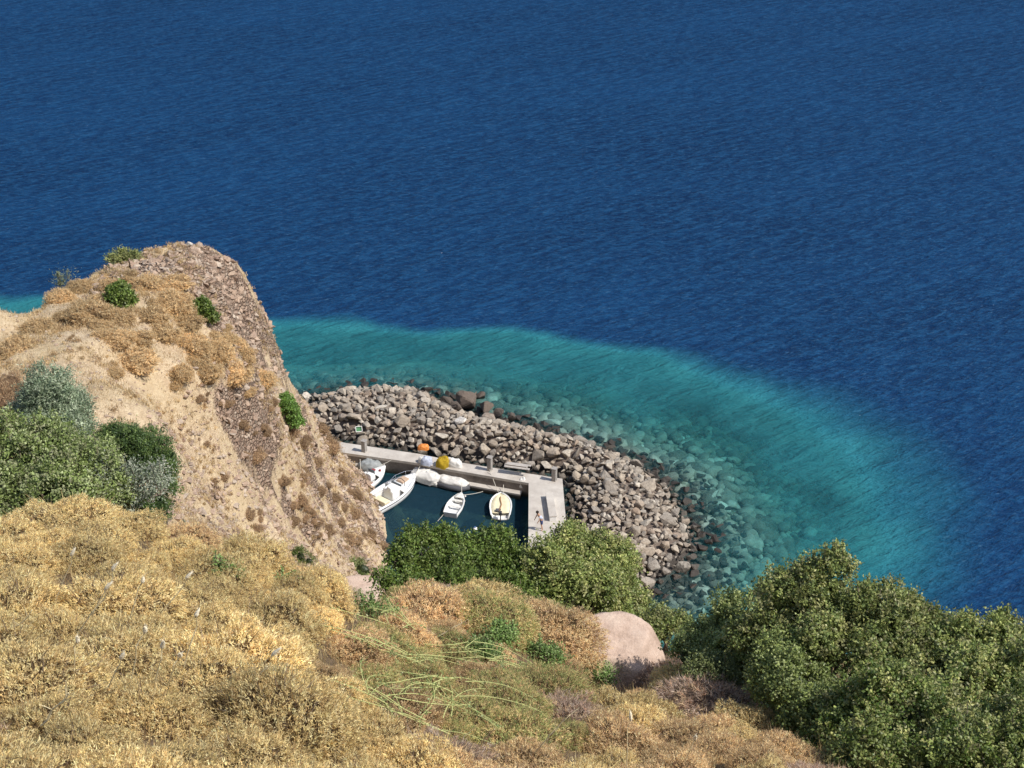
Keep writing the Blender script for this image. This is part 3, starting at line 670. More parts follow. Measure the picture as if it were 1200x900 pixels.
# headland cushions
HM = [(45,387,25),(20,410,27),(105,372,30),(140,398,20),(158,426,27),(70,350,17),(95,338,17),(118,355,18),(172,336,24),(205,333,18),(200,357,24),(180,372,20),(188,392,22),(215,380,24),(226,408,26),(252,414,24),(240,438,22),(211,440,17),(272,440,22),(285,420,18),(262,398,16),(306,447,19),(130,338,16),(150,326,14),(90,328,12),(120,385,18),(75,372,14),(275,405,14),(290,462,12)]
for px, py, r_ in HM:
    h_ = hit(px, py, 40)
    if h_ is None: continue
    _, _, d = project(h_)
    for _q in range(rnd.choice((0, 1, 1)) if 100 < px < 320 and py > 330 else 0):
        a_ = rnd.uniform(0, 6.28); g_ = hit(px + math.cos(a_) * r_ * 1.1, py + math.sin(a_) * r_ * .8, 40)
        if g_ is not None: put_shrub('far', g_ - Vector((0, 0, .12)), r_ * rnd.uniform(.45, .75) * d / FPX, 'rounded golden brown cushion shrub on top of the headland', 'cushion shrubs on top of the headland', .8)
    put_shrub('far', h_ - Vector((0, 0, .1)), r_ * d / FPX, 'rounded golden brown cushion shrub on top of the headland', 'cushion shrubs on top of the headland', .95)
for px, py, r_ in [(340,506,13),(232,466,8),(265,472,8),(310,508,12),(300,535,13),(375,503,12),(385,523,14),(368,545,15),(398,562,15),(390,583,14),(413,602,14),(432,627,13),(350,588,13),(330,562,10),(290,602,12),(342,612,12),(300,622,10),(382,622,12),(318,470,10),(355,520,10),(282,500,9),(240,520,8),(260,560,9),(365,600,10),(405,632,11),(448,640,10),(352,560,9),(415,580,10)]:
    h_ = hit(px, py, 40)
    if h_ is None: continue
    _, _, d = project(h_)
    for _q in range(2):
        g_ = hit(px + rnd.uniform(-1, 1) * r_ * 1.3, py + rnd.uniform(-.9, .9) * r_, 40)
        if g_ is not None: put_shrub('brn', g_ - Vector((0, 0, .15)), r_ * rnd.uniform(.4, .7) * d / FPX, 'small brown dry tuft on the steep flank above the harbour', 'brown dry tufts on the steep flank above the harbour', .7)
    put_shrub('brn', h_ - Vector((0, 0, .12)), r_ * rnd.uniform(.7, 1.1) * d / FPX, 'small brown dry tuft on the steep flank above the harbour', 'brown dry tufts on the steep flank above the harbour', .9)
h_ = hit(5, 466, 40); _, _, d = project(h_)
put_shrub('brn', h_, 34 * d / FPX, 'large brown dry cushion shrub at the left edge above the silvery bush', None, 1.0)

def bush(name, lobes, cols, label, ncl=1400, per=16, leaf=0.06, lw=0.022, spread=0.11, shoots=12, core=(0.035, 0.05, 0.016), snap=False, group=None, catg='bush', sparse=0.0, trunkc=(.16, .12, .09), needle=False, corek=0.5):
    L = []
    if snap:
        b_ = max(lobes, key=lambda t: t[1] + t[3]); h_ = hit(b_[0], b_[1] + b_[3] * .75, 6)
        if h_ is not None: dY = h_.y - b_[2]; lobes = [(a, b2, c2 + dY, r2) for a, b2, c2, r2 in lobes]
    for px, py, Y, rp in lobes:
        c = PY(px, py, Y); _, _, d = project(c); L.append((c, rp * d / FPX))
    bx0 = sum(c.x for c, _ in L) / len(L); by0 = sum(c.y for c, _ in L) / len(L) + 0.2; gz = float(H(bx0, by0))
    low = min(c.z - r_ for c, r_ in L); base = Vector((bx0, by0, min(gz, low + .2)))
    root = empty(name, base, label=label, cat=catg, group=group)
    CC = np.array([list(c - base) for c, _ in L]); RR_ = np.array([r_ for _, r_ in L])
    wts = RR_ ** 2 / (RR_ ** 2).sum(); pts = []; dirs = []
    nsub = 9
    for i in range(len(L) * nsub):
        i, ks = divmod(i, nsub)
        sv0 = unit(1, -.35)[0]; sr = RR_[i] * rng.uniform(.30, .52); sc = CC[i] + sv0 * RR_[i] * rng.uniform(.5, .8)
        m = int(ncl * wts[i] * 1.5 / nsub) + 1; v = unit(m, -.7); v = v + sv0 * .25
        p_ = sc + v * (sr * rng.uniform(.55, 1.08, m))[:, None]
        keep = np.ones(m, bool)
        for j in range(len(L)):
            keep &= np.linalg.norm(p_ - CC[j], axis=1) > RR_[j] * .55
        if sparse: keep &= rng.uniform(0, 1, m) > sparse
        pts.append(p_[keep]); dirs.append(v[keep])
    pts = np.concatenate(pts); dirs = np.concatenate(dirs); n_ = len(pts)
    # sprigs: leaves along a short twig
    tw = dirs + rng.normal(size=(n_, 3)) * .45 + np.array([0, 0, .55]); tw /= np.linalg.norm(tw, axis=1)[:, None]
    u_ = rng.uniform(0, 1, (n_, per)); slen = spread * 1.6 * rng.uniform(.6, 1.4, (n_, 1))
    c_ = pts[:, None] + tw[:, None] * (u_ * slen)[..., None] + rng.normal(size=(n_, per, 3)) * spread * .28
    dd = tw[:, None] * .5 + rng.normal(size=(n_, per, 3)) * .8; dd /= np.linalg.norm(dd, axis=-1)[..., None]
    ct = pal(cols, n_, .25)[:, None] * rng.uniform(.7, 1.3, (n_, per, 1))
    c_ = c_.reshape(-1, 3); dd = dd.reshape(-1, 3); ct = ct.reshape(-1, 3)
    # optional shoots sticking out of the top
    sv_, sd_, st_ = [], [], []
    bmT = bmesh.new()
    if shoots:
        top = np.argsort(-(pts[:, 2] + rng.normal(size=n_) * .25 * RR_.max()))[:max(shoots * 6, 1)]
        for i in rng.choice(top, min(shoots, len(top)), replace=False):
            Ls = rng.uniform(.18, .55) * max(.6, min(1.1, RR_.max())); dv = np.array([rng.normal() * .14, rng.normal() * .14, 1.0])
            for q_ in np.linspace(.15, 1, 9):
                for _ in range(4):
                    sv_.append(pts[i] + dv * Ls * q_); d0 = rng.normal(size=3) + np.array([0, 0, .7]); sd_.append(d0 / np.linalg.norm(d0)); st_.append(np.array(cols[rng.integers(len(cols))]) * 1.15)
            add_tube(bmT, [pts[i] - dv * .1, pts[i] + dv * Ls], .006, 4)
        c_ = np.concatenate([c_, np.array(sv_)]); dd = np.concatenate([dd, np.array(sd_)]); ct = np.concatenate([ct, np.array(st_)])
    m = len(c_); on = np.repeat(dirs, per, 0); on = np.concatenate([on, np.tile([[0, 0, 1.]], (m - len(on), 1))]) + np.array([0, 0, .4]); s_ = np.cross(dd, on + rng.normal(size=(m, 3)) * .55); s_ /= np.linalg.norm(s_, axis=1)[:, None] + 1e-9
    ll = (leaf * rng.uniform(.6, 1.25, m))[:, None]; ww = lw * rng.uniform(.7, 1.2, m)[:, None]; up = np.cross(dd, s_)
    mid = c_ + dd * ll * .5
    V = np.stack([c_, mid + s_ * ww + up * ww * .35, c_ + dd * ll, mid - s_ * ww + up * ww * .35], 1).reshape(-1, 3)
    F = np.arange(m * 4).reshape(-1, 4)
    F = np.concatenate([F[:, [0, 1, 2]], F[:, [0, 2, 3]]]); T = np.repeat(ct, 4, 0)
    parts = [(V, F, T)]
    for i in range(len(L)):
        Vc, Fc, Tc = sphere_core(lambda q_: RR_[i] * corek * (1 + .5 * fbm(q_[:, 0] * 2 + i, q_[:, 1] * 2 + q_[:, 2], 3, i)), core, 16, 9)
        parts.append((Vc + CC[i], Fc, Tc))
    V, F, T = cat(parts)
    link('crown', npmesh('crown', V, F, T), M_leaf, root)
    for i in range(len(L)):
        c = Vector(CC[i]); e = Vector((rnd.uniform(-.05, .05), rnd.uniform(-.05, .05), -.1)) if corek > .2 else c - Vector((0, 0, RR_[i] * 1.6)); mid_ = (c * .45 if corek > .2 else e.lerp(c, .5)) + Vector((rnd.uniform(-.15, .15), rnd.uniform(-.15, .15), 0)) * (1 if corek > .2 else .2)
        if corek > .2: add_tube(bmT, [e, mid_, c], .045, 6, .02)
        for _ in range(7):
            v = Vector(unit(1, -.2)[0]); add_tube(bmT, [c, c + v * RR_[i] * .5 + Vector((0, 0, .05)), c + v * RR_[i] * .95], .014, 4, .004)
    link('branches', bm_mesh(bmT, 'branches'), M_bark, root)
    return root
M_bark = simple('grey_bark', (.30, .24, .19), .9, .1, .4, 8, .5)
OLV = [(.225, .279, .082), (.287, .342, .099), (.359, .395, .126), (.179, .234, .072), (.431, .431, .162), (.306, .306, .135)]
BRG = [(.102, .161, .030), (.145, .211, .042), (.077, .119, .025), (.186, .238, .059), (.119, .153, .042)]
SIL = [(.236, .296, .189), (.307, .366, .236), (.166, .225, .131), (.378, .426, .296)]
JUN = [(.071, .118, .034), (.103, .158, .044), (.055, .095, .032), (.142, .205, .055)]
DRK = [(.171, .222, .070), (.241, .292, .091), (.121, .161, .056), (.321, .361, .141)]
# right-hand thicket
bush('leafy_bush', [(840,757,19.5,34),(872,732,19.8,36),(806,768,19,20),(885,765,19,42),(845,778,18.5,28)], DRK, 'dark green leafy bush directly right of the pink boulder', 1500, 16, .055, .02, shoots=8)
bush('leafy_bush', [(925,712,18.5,42),(975,700,18.3,42),(1025,722,17.8,40),(955,755,17.6,56),(1035,775,17,54),(900,752,18,40),(1075,742,17.6,36)], OLV, 'tallest olive green leafy bush of the thicket on the right', 3400, 16, .055, .022, shoots=60)
bush('leafy_bush', [(1150,757,17,40),(1112,768,17,36),(1190,780,16.6,44),(1130,812,16,50),(1215,820,15.8,56)], OLV, 'leafy bush with tall bare topped shoots at the right edge', 2600, 16, .055, .022, shoots=44)
bush('leafy_bush', [(1060,855,14.6,62),(1130,880,14,66),(1000,860,15,48),(1200,880,13.8,70),(1040,915,13.5,60),(1160,930,13,70)], OLV + BRG[:2], 'broad leafy bush in the bottom right corner', 3600, 16, .052, .021, shoots=10)
bush('leafy_bush', [(930,810,16.3,42),(965,840,15.6,38),(900,790,17,34)], DRK + OLV[:2], 'shaded leafy bush between the orange shrub mound and the thicket', 1500, 16, .05, .02, shoots=6)
bush('leafy_bush', [(826,792,17.9,24),(842,800,17.7,20),(812,802,17.8,14)], [(.20, .24, .09), (.26, .30, .12), (.16, .19, .07)], 'small pale green bush in front of the dark bush by the boulder', 500, 14, .045, .015, shoots=12)
# centre
bush('leafy_bush', [(495,652,27,24),(524,643,27.6,22),(548,658,27.8,22),(575,646,28,22),(600,664,28,18),(555,675,27,26),(515,674,26.6,24),(470,664,26.5,16),(590,684,27.4,22),(486,690,26,18),(530,696,26,22),(610,698,26.5,22),(466,690,25.5,15),(450,682,25.5,10)], BRG, 'bright green upright bush below the harbour water', 2600, 13, .075, .026, .14, shoots=40, core=(.02, .03, .01))
bush('leafy_bush', [(642,662,27.4,25),(672,650,28,26),(705,656,28.2,28),(728,684,28,27),(690,692,27,40),(650,695,26.8,30),(728,712,27.4,26),(700,728,26.6,30),(742,734,26.8,17),(640,722,26.3,24),(668,742,26.2,18)], OLV, 'rounded dark olive bush behind the pink boulder', 3600, 14, .07, .026, 0.13, shoots=26)
bush('leafy_bush', [(405,664,24.5,14),(425,668,24.8,14),(388,668,24.2,9)], DRK + BRG[:2], 'low scrubby green bush left of the flat pink rock', 500, 12, .06, .02, shoots=8, snap=True)
bush('leafy_bush', [(352,652,23,9),(362,658,23,8)], BRG, 'tiny green bush at the foot of the brown flank', 200, 12, .05, .018, shoots=5, snap=True)
bush('leafy_bush', [(775,742,23,16),(792,735,23.4,14),(770,728,24,12)], OLV, 'little green bush between the pink boulder and the dark bush', 380, 12, .06, .02, shoots=5)
# left
bush('olive_bush', [(58,455,26,24),(45,480,26,27),(78,482,26,24),(35,500,25.5,24),(72,505,25.5,26),(92,498,26,14)], SIL, 'silvery grey green olive bush standing tallest on the left', 1900, 16, .07, .012, .13, shoots=16, core=(.03, .04, .025))
bush('leafy_bush', [(25,560,20.8,46),(75,552,21,42),(15,600,20,46),(115,572,21,38),(60,530,21.6,34),(145,585,20.8,24),(65,592,20,42),(0,525,21.6,32),(105,540,21.6,26)], [(.18,.235,.07),(.24,.30,.10),(.14,.18,.05),(.30,.34,.16),(.24,.25,.13)], 'broad bright green bush at the left edge', 3200, 15, .055, .021, .11, shoots=24)
bush('juniper_bush', [(148,527,24,26),(175,530,24,24),(128,520,24,18),(188,553,23.6,20),(160,552,23.8,26),(195,572,23.2,11),(150,600,23,26),(186,598,23,16),(115,600,22,22)], JUN, 'very dark green dense bush beside the sandy slope', 2300, 20, .06, .010, .10, shoots=0, core=(.008, .014, .005))
bush('twiggy_bush', [(180,565,21,20),(150,570,21,20),(120,560,21,18),(185,580,20.6,16),(150,590,20.6,16),(110,580,20.6,16)], [(.30, .33, .24), (.40, .42, .33), (.22, .26, .17)], 'sparse grey green twiggy bush in front of the very dark bush', 420, 8, .05, .014, .13, shoots=22, corek=.05)
for px, py, r_, lb, cc in [(140,349,15,'small bright green bush among the golden cushions left of the crest',BRG),(238,369,17,'rounded green bush on the headland beside the red scree',BRG),(332,478,15,'bright green bush hanging on the edge of the steep flank',[(.14,.25,.05),(.19,.32,.07)])]:
    h_ = hit(px, py + 4, 40); Y0 = h_.y
    lob = [(px - r_ * .4, py, Y0, r_ * .6), (px + r_ * .4, py + r_ * .25, Y0 - .3, r_ * .65), (px, py - r_ * .3, Y0 + .2, r_ * .6)] + ([(px + 12, py + 16, Y0, 8)] if px > 300 else [])
    bush('leafy_bush', lob, cc, lb, 600, 12, .13, .05, .16, shoots=6, core=(.03, .05, .015))
bush('leafy_bush', [(145,303,73,7),(158,303,73,5),(132,305,72.5,5)], [(.35, .36, .14), (.28, .32, .11)], 'low yellow green tuft on the skyline of the headland', 220, 10, .14, .03, .18, shoots=8, snap=True)
bush('twiggy_bush', [(72,334,68,4),(80,326,68,3),(70,325,68,2.5)], [(.20, .24, .14), (.26, .28, .18)], 'thin tall weed standing against the sea on the left shoulder of the headland', 60, 8, .10, .02, .3, shoots=14, corek=.05)
bush('leafy_weed', [(215,625,18,8),(228,632,18,6)], SIL, 'small grey green weed at the top of the golden shrubs', 160, 10, .045, .014, shoots=6, corek=.1, snap=True)
for px, py, r_, lb in [(262,675,12,'small green weed among golden shrubs below the sandy slope'),(442,722,20,'fresh green leafy weed left of the tangled vines'),(425,700,12,'thin green weed under the flat pink rock'),(560,765,18,'green leafy weed above the dark hollow'),(640,770,16,'green leafy weed left of the pink boulder'),(700,790,14,'green leafy weed at the foot of the pink boulder'),(590,745,14,'pale green weed on top of the middle shrubs'),(345,690,12,'green weed among the orange shrubs left of the flat rock')]:
    h_ = hit(px, py, 6); Y0 = h_.y - .55
    bush('leafy_weed', [(px - r_ * .5, py, Y0, r_ * .7), (px + r_ * .5, py + 4, Y0, r_ * .7)], [(.16, .26, .07), (.22, .33, .10), (.28, .36, .14)], lb, 150, 9, .05, .015, .10, shoots=6, corek=.1)

# ------------------------------------------------------------------ foreground boulder and flat rock
def big_rock(name, px0, px1, py0, py1, Y, seed, mat, label, hfac=0.55):
    c = PY((px0 + px1) / 2, (py0 + py1) / 2, Y); _, _, d = project(c); w_ = (px1 - px0) * d / FPX / 2; h_ = (py1 - py0) * d / FPX / 2
    bm = bmesh.new(); bmesh.ops.create_icosphere(bm, subdivisions=5, radius=1)
    V = np.array([v.co[:] for v in bm.verts]); r_ = np.ones(len(V)); rs = np.random.default_rng(seed)
    for n_, cut in [((.12, -.12, 1), .54), ((0, -.8, .6), .74), ((.8, -.3, .6), .74), ((-.85, -.3, .5), .80), ((.5, -.85, .1), .84), ((-.45, -.85, .3), .84), ((0, 1, .2), .8), ((.2, -.5, .9), .66)]:
        n_ = np.array(n_) + rs.normal(size=3) * .06; n_ /= np.linalg.norm(n_); dp_ = V @ n_; r_ = np.where(dp_ > cut, np.minimum(r_, cut / np.maximum(dp_, .01)), r_)
    r_ += .06 * fbm(V[:, 0] * 2.2 + V[:, 2], V[:, 1] * 2.2 + seed, 4, seed) + .02 * fbm(V[:, 0] * 9 + V[:, 2] * 4, V[:, 1] * 9, 3, seed + 3)
    for v, q_ in zip(bm.verts, r_): v.co = Vector((v.co.x * q_ * w_, v.co.y * q_ * w_ * .8, v.co.z * q_ * h_ * 1.15))
    for f in bm.faces: f.smooth = True
    o = link(name, bm_mesh(bm, name, True), mat, None, c); return tag(o, label, 'boulder')
k = NM('pink_rock'); p = k.pos(); a1 = k.noise(p, 2.2, 7, .65); a2 = k.noise(p, 22, 5, .7)
c = k.ramp(a1, [(.3, (.36, .26, .20)), (.5, (.53, .40, .32)), (.7, (.60, .48, .39))]); c = k.mix(k.ramp(a2, [(.45, 0.0), (.8, .5)]), c, (.25, .17, .13))
M_pink = k.done(k.bsdf(c, .9, .15, k.bump(k.math('ADD', a1, k.math('MULTIPLY', a2, .35)), .7, .07)))
h_ = hit(720, 785, 8)
big_rock('boulder', 660, 780, 712, 848, h_.y - .3, 5, M_pink, 'large smooth pink boulder between the near shrubs and the olive bush')
h_ = hit(425, 695, 8)
big_rock('flat_rock', 384, 464, 683, 706, h_.y - .5, 9, M_pink, 'flat pink rock half buried at the top of the near slope')

# ------------------------------------------------------------------ grass stalks with seed heads
M_head = simple('seed_head', (.88, .80, .62), .9, .1, .1, 30); M_dry2 = simple('straw_stalk', (.80, .70, .46), .8, .15, .1, 20)
ST = [(111,713,132,667),(155,717,167,682),(190,717,219,677),(157,786,170,740),(132,794,142,771),(201,792,211,769),(282,801,320,767),(88,775,91,752),(217,775,230,721),(735,893,739,843),(802,893,814,866),(100,728,124,690),(183,792,190,758),(70,690,84,650),(262,640,276,612)]
for a, b, c_, d_ in ST:
    h_ = hit(a, b, 6); Y0 = h_.y - 1.25; p0 = PY(a, b, Y0); p1 = PY(c_, d_, Y0 - .1)
    t = empty('grass_stalk', p0, label='pale dry grass stalk with a whitish seed head rising from the near shrubs', cat='grass stalk', group='dry grass stalks with seed heads')
    v = p1 - p0; side = Vector((rnd.uniform(-.06, .06), rnd.uniform(-.06, .06), 0)); bm = bmesh.new()
    add_tube(bm, [-v * .5, v * .3 + side * .3, v * .7 + side, v], .007, 5, .004); link('stem', bm_mesh(bm, 'stem'), M_dry2, t)
    bm = bmesh.new(); u_ = v.normalized(); Lh = rnd.uniform(.07, .13); pts = [v + u_ * Lh * q_ + side * .5 * q_ * q_ for q_ in (-.3, -.1, .2, .5, .8, 1)]
    for q_ in range(5): add_tube(bm, [pts[q_], pts[q_ + 1]], (.006, .016, .021, .018, .012)[q_], 7, (.016, .021, .018, .012, .003)[q_])
    for q_ in range(40):
        a_ = pts[rnd.randrange(1, 5)]; add_tube(bm, [a_, a_ + u_ * .03 + Vector((rnd.gauss(0, 1), rnd.gauss(0, 1), rnd.gauss(0, 1))) * .014], .002, 3, .001)
    link('seed_head', bm_mesh(bm, 'seed_head'), M_head, t)

for a, b, c_, d_ in [(282,812,312,782),(560,880,578,852),(640,868,668,838),(520,742,548,726),(60,838,84,812),(380,842,372,812),(690,850,706,826),(12,740,40,716)]:
    h_ = hit(a, b, 6); Y0 = h_.y - 1.1; p0 = PY(a, b, Y0); p1 = PY(c_, d_, Y0 - .1); v = p1 - p0; bm = bmesh.new(); pts = [-v * .5]
    for q_ in range(1, 6): pts.append(v * (-.5 + q_ * .3) + Vector((rnd.gauss(0, .012), rnd.gauss(0, .012), rnd.gauss(0, .012))))
    add_tube(bm, pts, .010, 6, .005)
    for q_ in (2, 3, 4): w_ = v * rnd.uniform(.2, .4) + Vector((rnd.uniform(-.12, .12), rnd.uniform(-.1, .1), rnd.uniform(-.02, .1))); add_tube(bm, [pts[q_], pts[q_] + w_ * .5, pts[q_] + w_ + Vector((0, 0, -.01))], .005, 5, .002)
    tag(link('dead_branch', bm_mesh(bm, 'dead_branch'), M_dry2, None, p0), 'thin bleached dead branch poking out of the near shrubs', 'branch', 'bleached dead branches in the near shrubs')
# ------------------------------------------------------------------ trailing vines
M_vine = simple('vine_stem', (.56, .58, .24), .7, .2, .25, 15)
for j, (px, py, nn) in enumerate([(475,800,15),(520,830,14),(450,850,12),(560,790,10),(470,760,9),(520,870,8),(610,810,7),(390,700,7)]):
    h_ = hit(px, py, 6); b_ = h_ + Vector((0, -.25, .55))
    root = empty('trailing_vine', b_, label='tangle of pale yellow green vine stems creeping over the middle shrubs', cat='vine', group='trailing vines over the middle shrubs')
    bm = bmesh.new(); cc, dd = [], []
    for _ in range(nn):
        a = rnd.uniform(0, 6.28); L = rnd.uniform(.5, 1.25); cur = rnd.uniform(-1.5, 1.5); p_ = Vector((rnd.uniform(-.3, .3), rnd.uniform(-.3, .3), 0)); pts = []
        g0 = float(H(b_.x + p_.x, b_.y + p_.y)); hh0 = rnd.uniform(.42, .62)
        for s_ in range(11):
            u_ = s_ / 10; gz = float(H(b_.x + p_.x, b_.y + p_.y)); pts.append(Vector((p_.x, p_.y, gz - b_.z + hh0 + .07 * math.sin(u_ * 3.14))))
            aa = a + cur * u_; p_ = p_ + Vector((math.cos(aa), math.sin(aa), 0)) * L / 10
        add_tube(bm, pts, .0065, 5, .003)
        for pt in pts[2:]:
            for _ in range(3): cc.append(np.array(pt) + rng.normal(size=3) * .02); d0 = rng.normal(size=3); dd.append(d0 / np.linalg.norm(d0))
    link('stems', bm_mesh(bm, 'stems'), M_vine, root)
    V, F, T = tris(np.array(cc), np.array(dd), rng.uniform(.02, .05, len(cc)), .011, pal([(.2, .3, .1), (.28, .34, .12), (.36, .38, .16)], len(cc)))
    link('leaves', npmesh('leaves', V, F, T), M_leaf, root)

# ------------------------------------------------------------------ harbour
k = NM('quay_concrete'); p = k.pos(); a1 = k.noise(p, .8, 6, .65); a2 = k.noise(p, 12, 5, .7)
c = k.ramp(a1, [(.3, (.38, .34, .30)), (.55, (.50, .46, .41)), (.75, (.57, .53, .475))]); c = k.mix(k.ramp(a2, [(.5, 0.0), (.75, .4)]), c, (.33, .29, .25))
M_conc = k.done(k.bsdf(c, .9, .15, k.bump(a2, .4, .03)))
k = NM('quay_wall_stained'); p = k.pos(); a1 = k.noise(p, 1.5, 6, .7); sp = k.n('ShaderNodeSeparateXYZ'); k.l(p, sp.inputs[0])
c = k.ramp(a1, [(.3, (.10, .085, .075)), (.6, (.24, .21, .185)), (.8, (.33, .29, .26))]); c = k.mix(k.ramp(sp.outputs[2], [(.1, 1.0), (.5, 0.0)]), c, (.03, .03, .022))
M_wall = k.done(k.bsdf(c, .9, .2, k.bump(a1, .6, .05)))
def prism(poly, z0, z1, name, mat, parent, inset=0.0, base=None):
    bm = bmesh.new(); lo = [bm.verts.new((x - base[0], y - base[1], z0)) for x, y in poly]; hi = [bm.verts.new((x - base[0], y - base[1], z1)) for x, y in poly]; n_ = len(poly)
    for tr_ in tessellate_polygon([[Vector((x, y, 0)) for x, y in poly]]):
        bm.faces.new([hi[i] for i in tr_]); bm.faces.new([lo[i] for i in tr_][::-1])
    for i in range(n_): bm.faces.new((lo[i], lo[(i + 1) % n_], hi[(i + 1) % n_], hi[i]))
    return link(name, bm_mesh(bm, name), mat, parent)
def shrink(poly, d):
    c = []; n_ = len(poly); area = sum(poly[i][0] * poly[(i + 1) % n_][1] - poly[(i + 1) % n_][0] * poly[i][1] for i in range(n_)); sg = 1 if area > 0 else -1
    for i in range(n_):
        a = Vector(poly[i - 1]); b = Vector(poly[i]); e = Vector(poly[(i + 1) % n_]); u1 = (b - a).normalized(); u2 = (e - b).normalized()
        n1 = Vector((-u1.y, u1.x)) * sg; n2 = Vector((-u2.y, u2.x)) * sg; m = (n1 + n2); m = m / max(.3, m.length ** 2 / 2); c.append(tuple(b + m * d))
    return c
b0 = q(620, 565)
quay = empty('quay', (b0[0], b0[1], 0), label='L shaped concrete quay and jetty around the little harbour', cat='quay')
prism(quay_poly, QZ - .22, QZ, 'deck', M_conc, quay, base=b0)
prism(shrink(quay_poly, .06), -2.5, QZ - .223, 'wall', M_wall, quay, base=b0)
def qs(a): return (a[0], a[1])
lz = .5
led = [g(553,566,lz), g(609,575.5,lz), g(609,579,lz), g(553,569.5,lz)]
lb = [(x, y + .0) for x, y in led]
prism([g(548,563,lz), g(612,574.5,lz), g(610,579.5,lz), g(546,568,lz)], lz - .14, lz, 'ledge', M_conc, quay, base=b0)
prism([g(549,563.5,lz), g(611,574.5,lz), g(609.5,579.0,lz), g(547,567.5,lz)], -2, lz - .143, 'ledge_footing', M_wall, quay, base=b0)
prism([g(395,536,lz), g(425,541,lz), g(423,547,lz), g(393,542,lz)], -1, lz, 'ledge', M_conc, quay, base=b0)
M_post = simple('post_concrete', (.40, .37, .34), .85, .2, .4, 8, .4)
for px, py, hh_, lb_ in [(427,529,.95,'square concrete mooring post at the landward end of the quay'),(574,551,1.15,'square concrete mooring post in the middle of the quay'),(649.5,563,1.05,'pale concrete mooring post at the corner of the quay')]:
    P_ = PZ(px, py, QZ); t = empty('mooring_post', P_, R(-25), label=lb_, cat='mooring post')
    bm = bmesh.new(); add_box(bm, (0, 0, hh_ / 2), (.34, .34, hh_), bevel=.03); link('shaft', bm_mesh(bm, 'shaft'), M_post, t)
    bm = bmesh.new(); add_box(bm, (0, 0, hh_ + .04), (.42, .42, .08), bevel=.02); link('cap', bm_mesh(bm, 'cap'), M_post, t)
M_white = simple('white_paint', (.80, .79, .76), .4, .5, .1, 4)
a_ = PZ(643.5, 583, QZ); b_ = PZ(648, 611, QZ); dv = b_ - a_; t = empty('bench_wall', (a_ + b_) / 2, math.atan2(dv.y, dv.x), label='long low white concrete kerb block lying along the jetty', cat='bench')
bm = bmesh.new(); add_box(bm, (0, 0, .21), (dv.length, .5, .42), bevel=.03); link('block', bm_mesh(bm, 'block'), M_white, t)
bm = bmesh.new(); add_box(bm, (0, 0, .445), (dv.length + .06, .56, .05), bevel=.015); link('top_slab', bm_mesh(bm, 'top_slab'), M_conc, t)

# boats
M_hull = simple('white_gelcoat', (.82, .82, .80), .25, .5, .06, 2); M_cream = simple('cream_paint', (.78, .70, .48), .5, .4, .15, 3)
M_hin = simple('worn_white_inside', (.74, .72, .67), .6, .3, .25, 5); M_black = simple('engine_black', (.03, .03, .035), .35, .5, .2, 8); M_grey = simple('grey_tarp', (.32, .34, .34), .7, .2, .3, 4, .6)
M_rope = simple('rope', (.62, .58, .50), .9, .1, .2, 20); M_beige = simple('beige_cover', (.36, .33, .26), .8, .2, .25, 4, .4); M_tarp = simple('white_tarp', (.72, .70, .66), .65, .3, .2, 4, .6)
M_wood = simple('varnished_wood', (.36, .20, .10), .5, .3, .3, 6); M_blue = simple('blue_paint', (.05, .13, .38), .45, .4, .2, 5); M_red = simple('dark_red', (.30, .04, .04), .5, .3, .2, 5); M_orange = simple('orange_plastic', (.70, .24, .05), .5, .4, .1, 5)
M_glass = simple('tinted_screen', (.08, .10, .12), .12, .6, .1, 4); M_steel = simple('rail_steel', (.6, .6, .62), .25, .5, .1, 6, metal=.8); M_rub = simple('rubbing_strip', (.10, .10, .11), .6, .3, .2, 6)
def hb(t, B, full=2.4): return B / 2 * (0.86 + .14 * min(1, t * 3)) * max(0.0, 1 - max(0, (t - .35) / .65) ** full) + .015
def hull(bm, L, B, hh_, floor=.12, wall=.06, full=2.4, sheer=.3, ns=16):
    rows = []
    for i in range(ns + 1):
        t = i / ns; b = hb(t, B, full); x = -L / 2 + L * t; z = hh_ * (1 + sheer * t * t); kz = -.16 + .16 * t ** 3; bi = max(.004, b - wall); rk_ = .10 * L * (t ** 3) * .6
        xs_ = lambda f: x - rk_ * (1 - f)
        rows.append([bm.verts.new(v) for v in [(xs_(0), 0, kz), (xs_(.2), b * .62, kz + .09), (xs_(.5), b * .88, kz + .3 * z + .1), (xs_(1), b, z), (xs_(1), bi, z + .012), (xs_(.6), bi * .9, z * .55), (xs_(.4), bi * .72, floor), (xs_(.4), 0, floor - .02), (xs_(.4), -bi * .72, floor), (xs_(.6), -bi * .9, z * .55), (xs_(1), -bi, z + .012), (xs_(1), -b, z), (xs_(.5), -b * .88, kz + .3 * z + .1), (xs_(.2), -b * .62, kz + .09)]])
    m = len(rows[0])
    for i in range(ns):
        for j in range(m): bm.faces.new((rows[i][j], rows[i][(j + 1) % m], rows[i + 1][(j + 1) % m], rows[i + 1][j]))
    bm.faces.new(rows[0]); bm.faces.new(rows[-1][::-1])
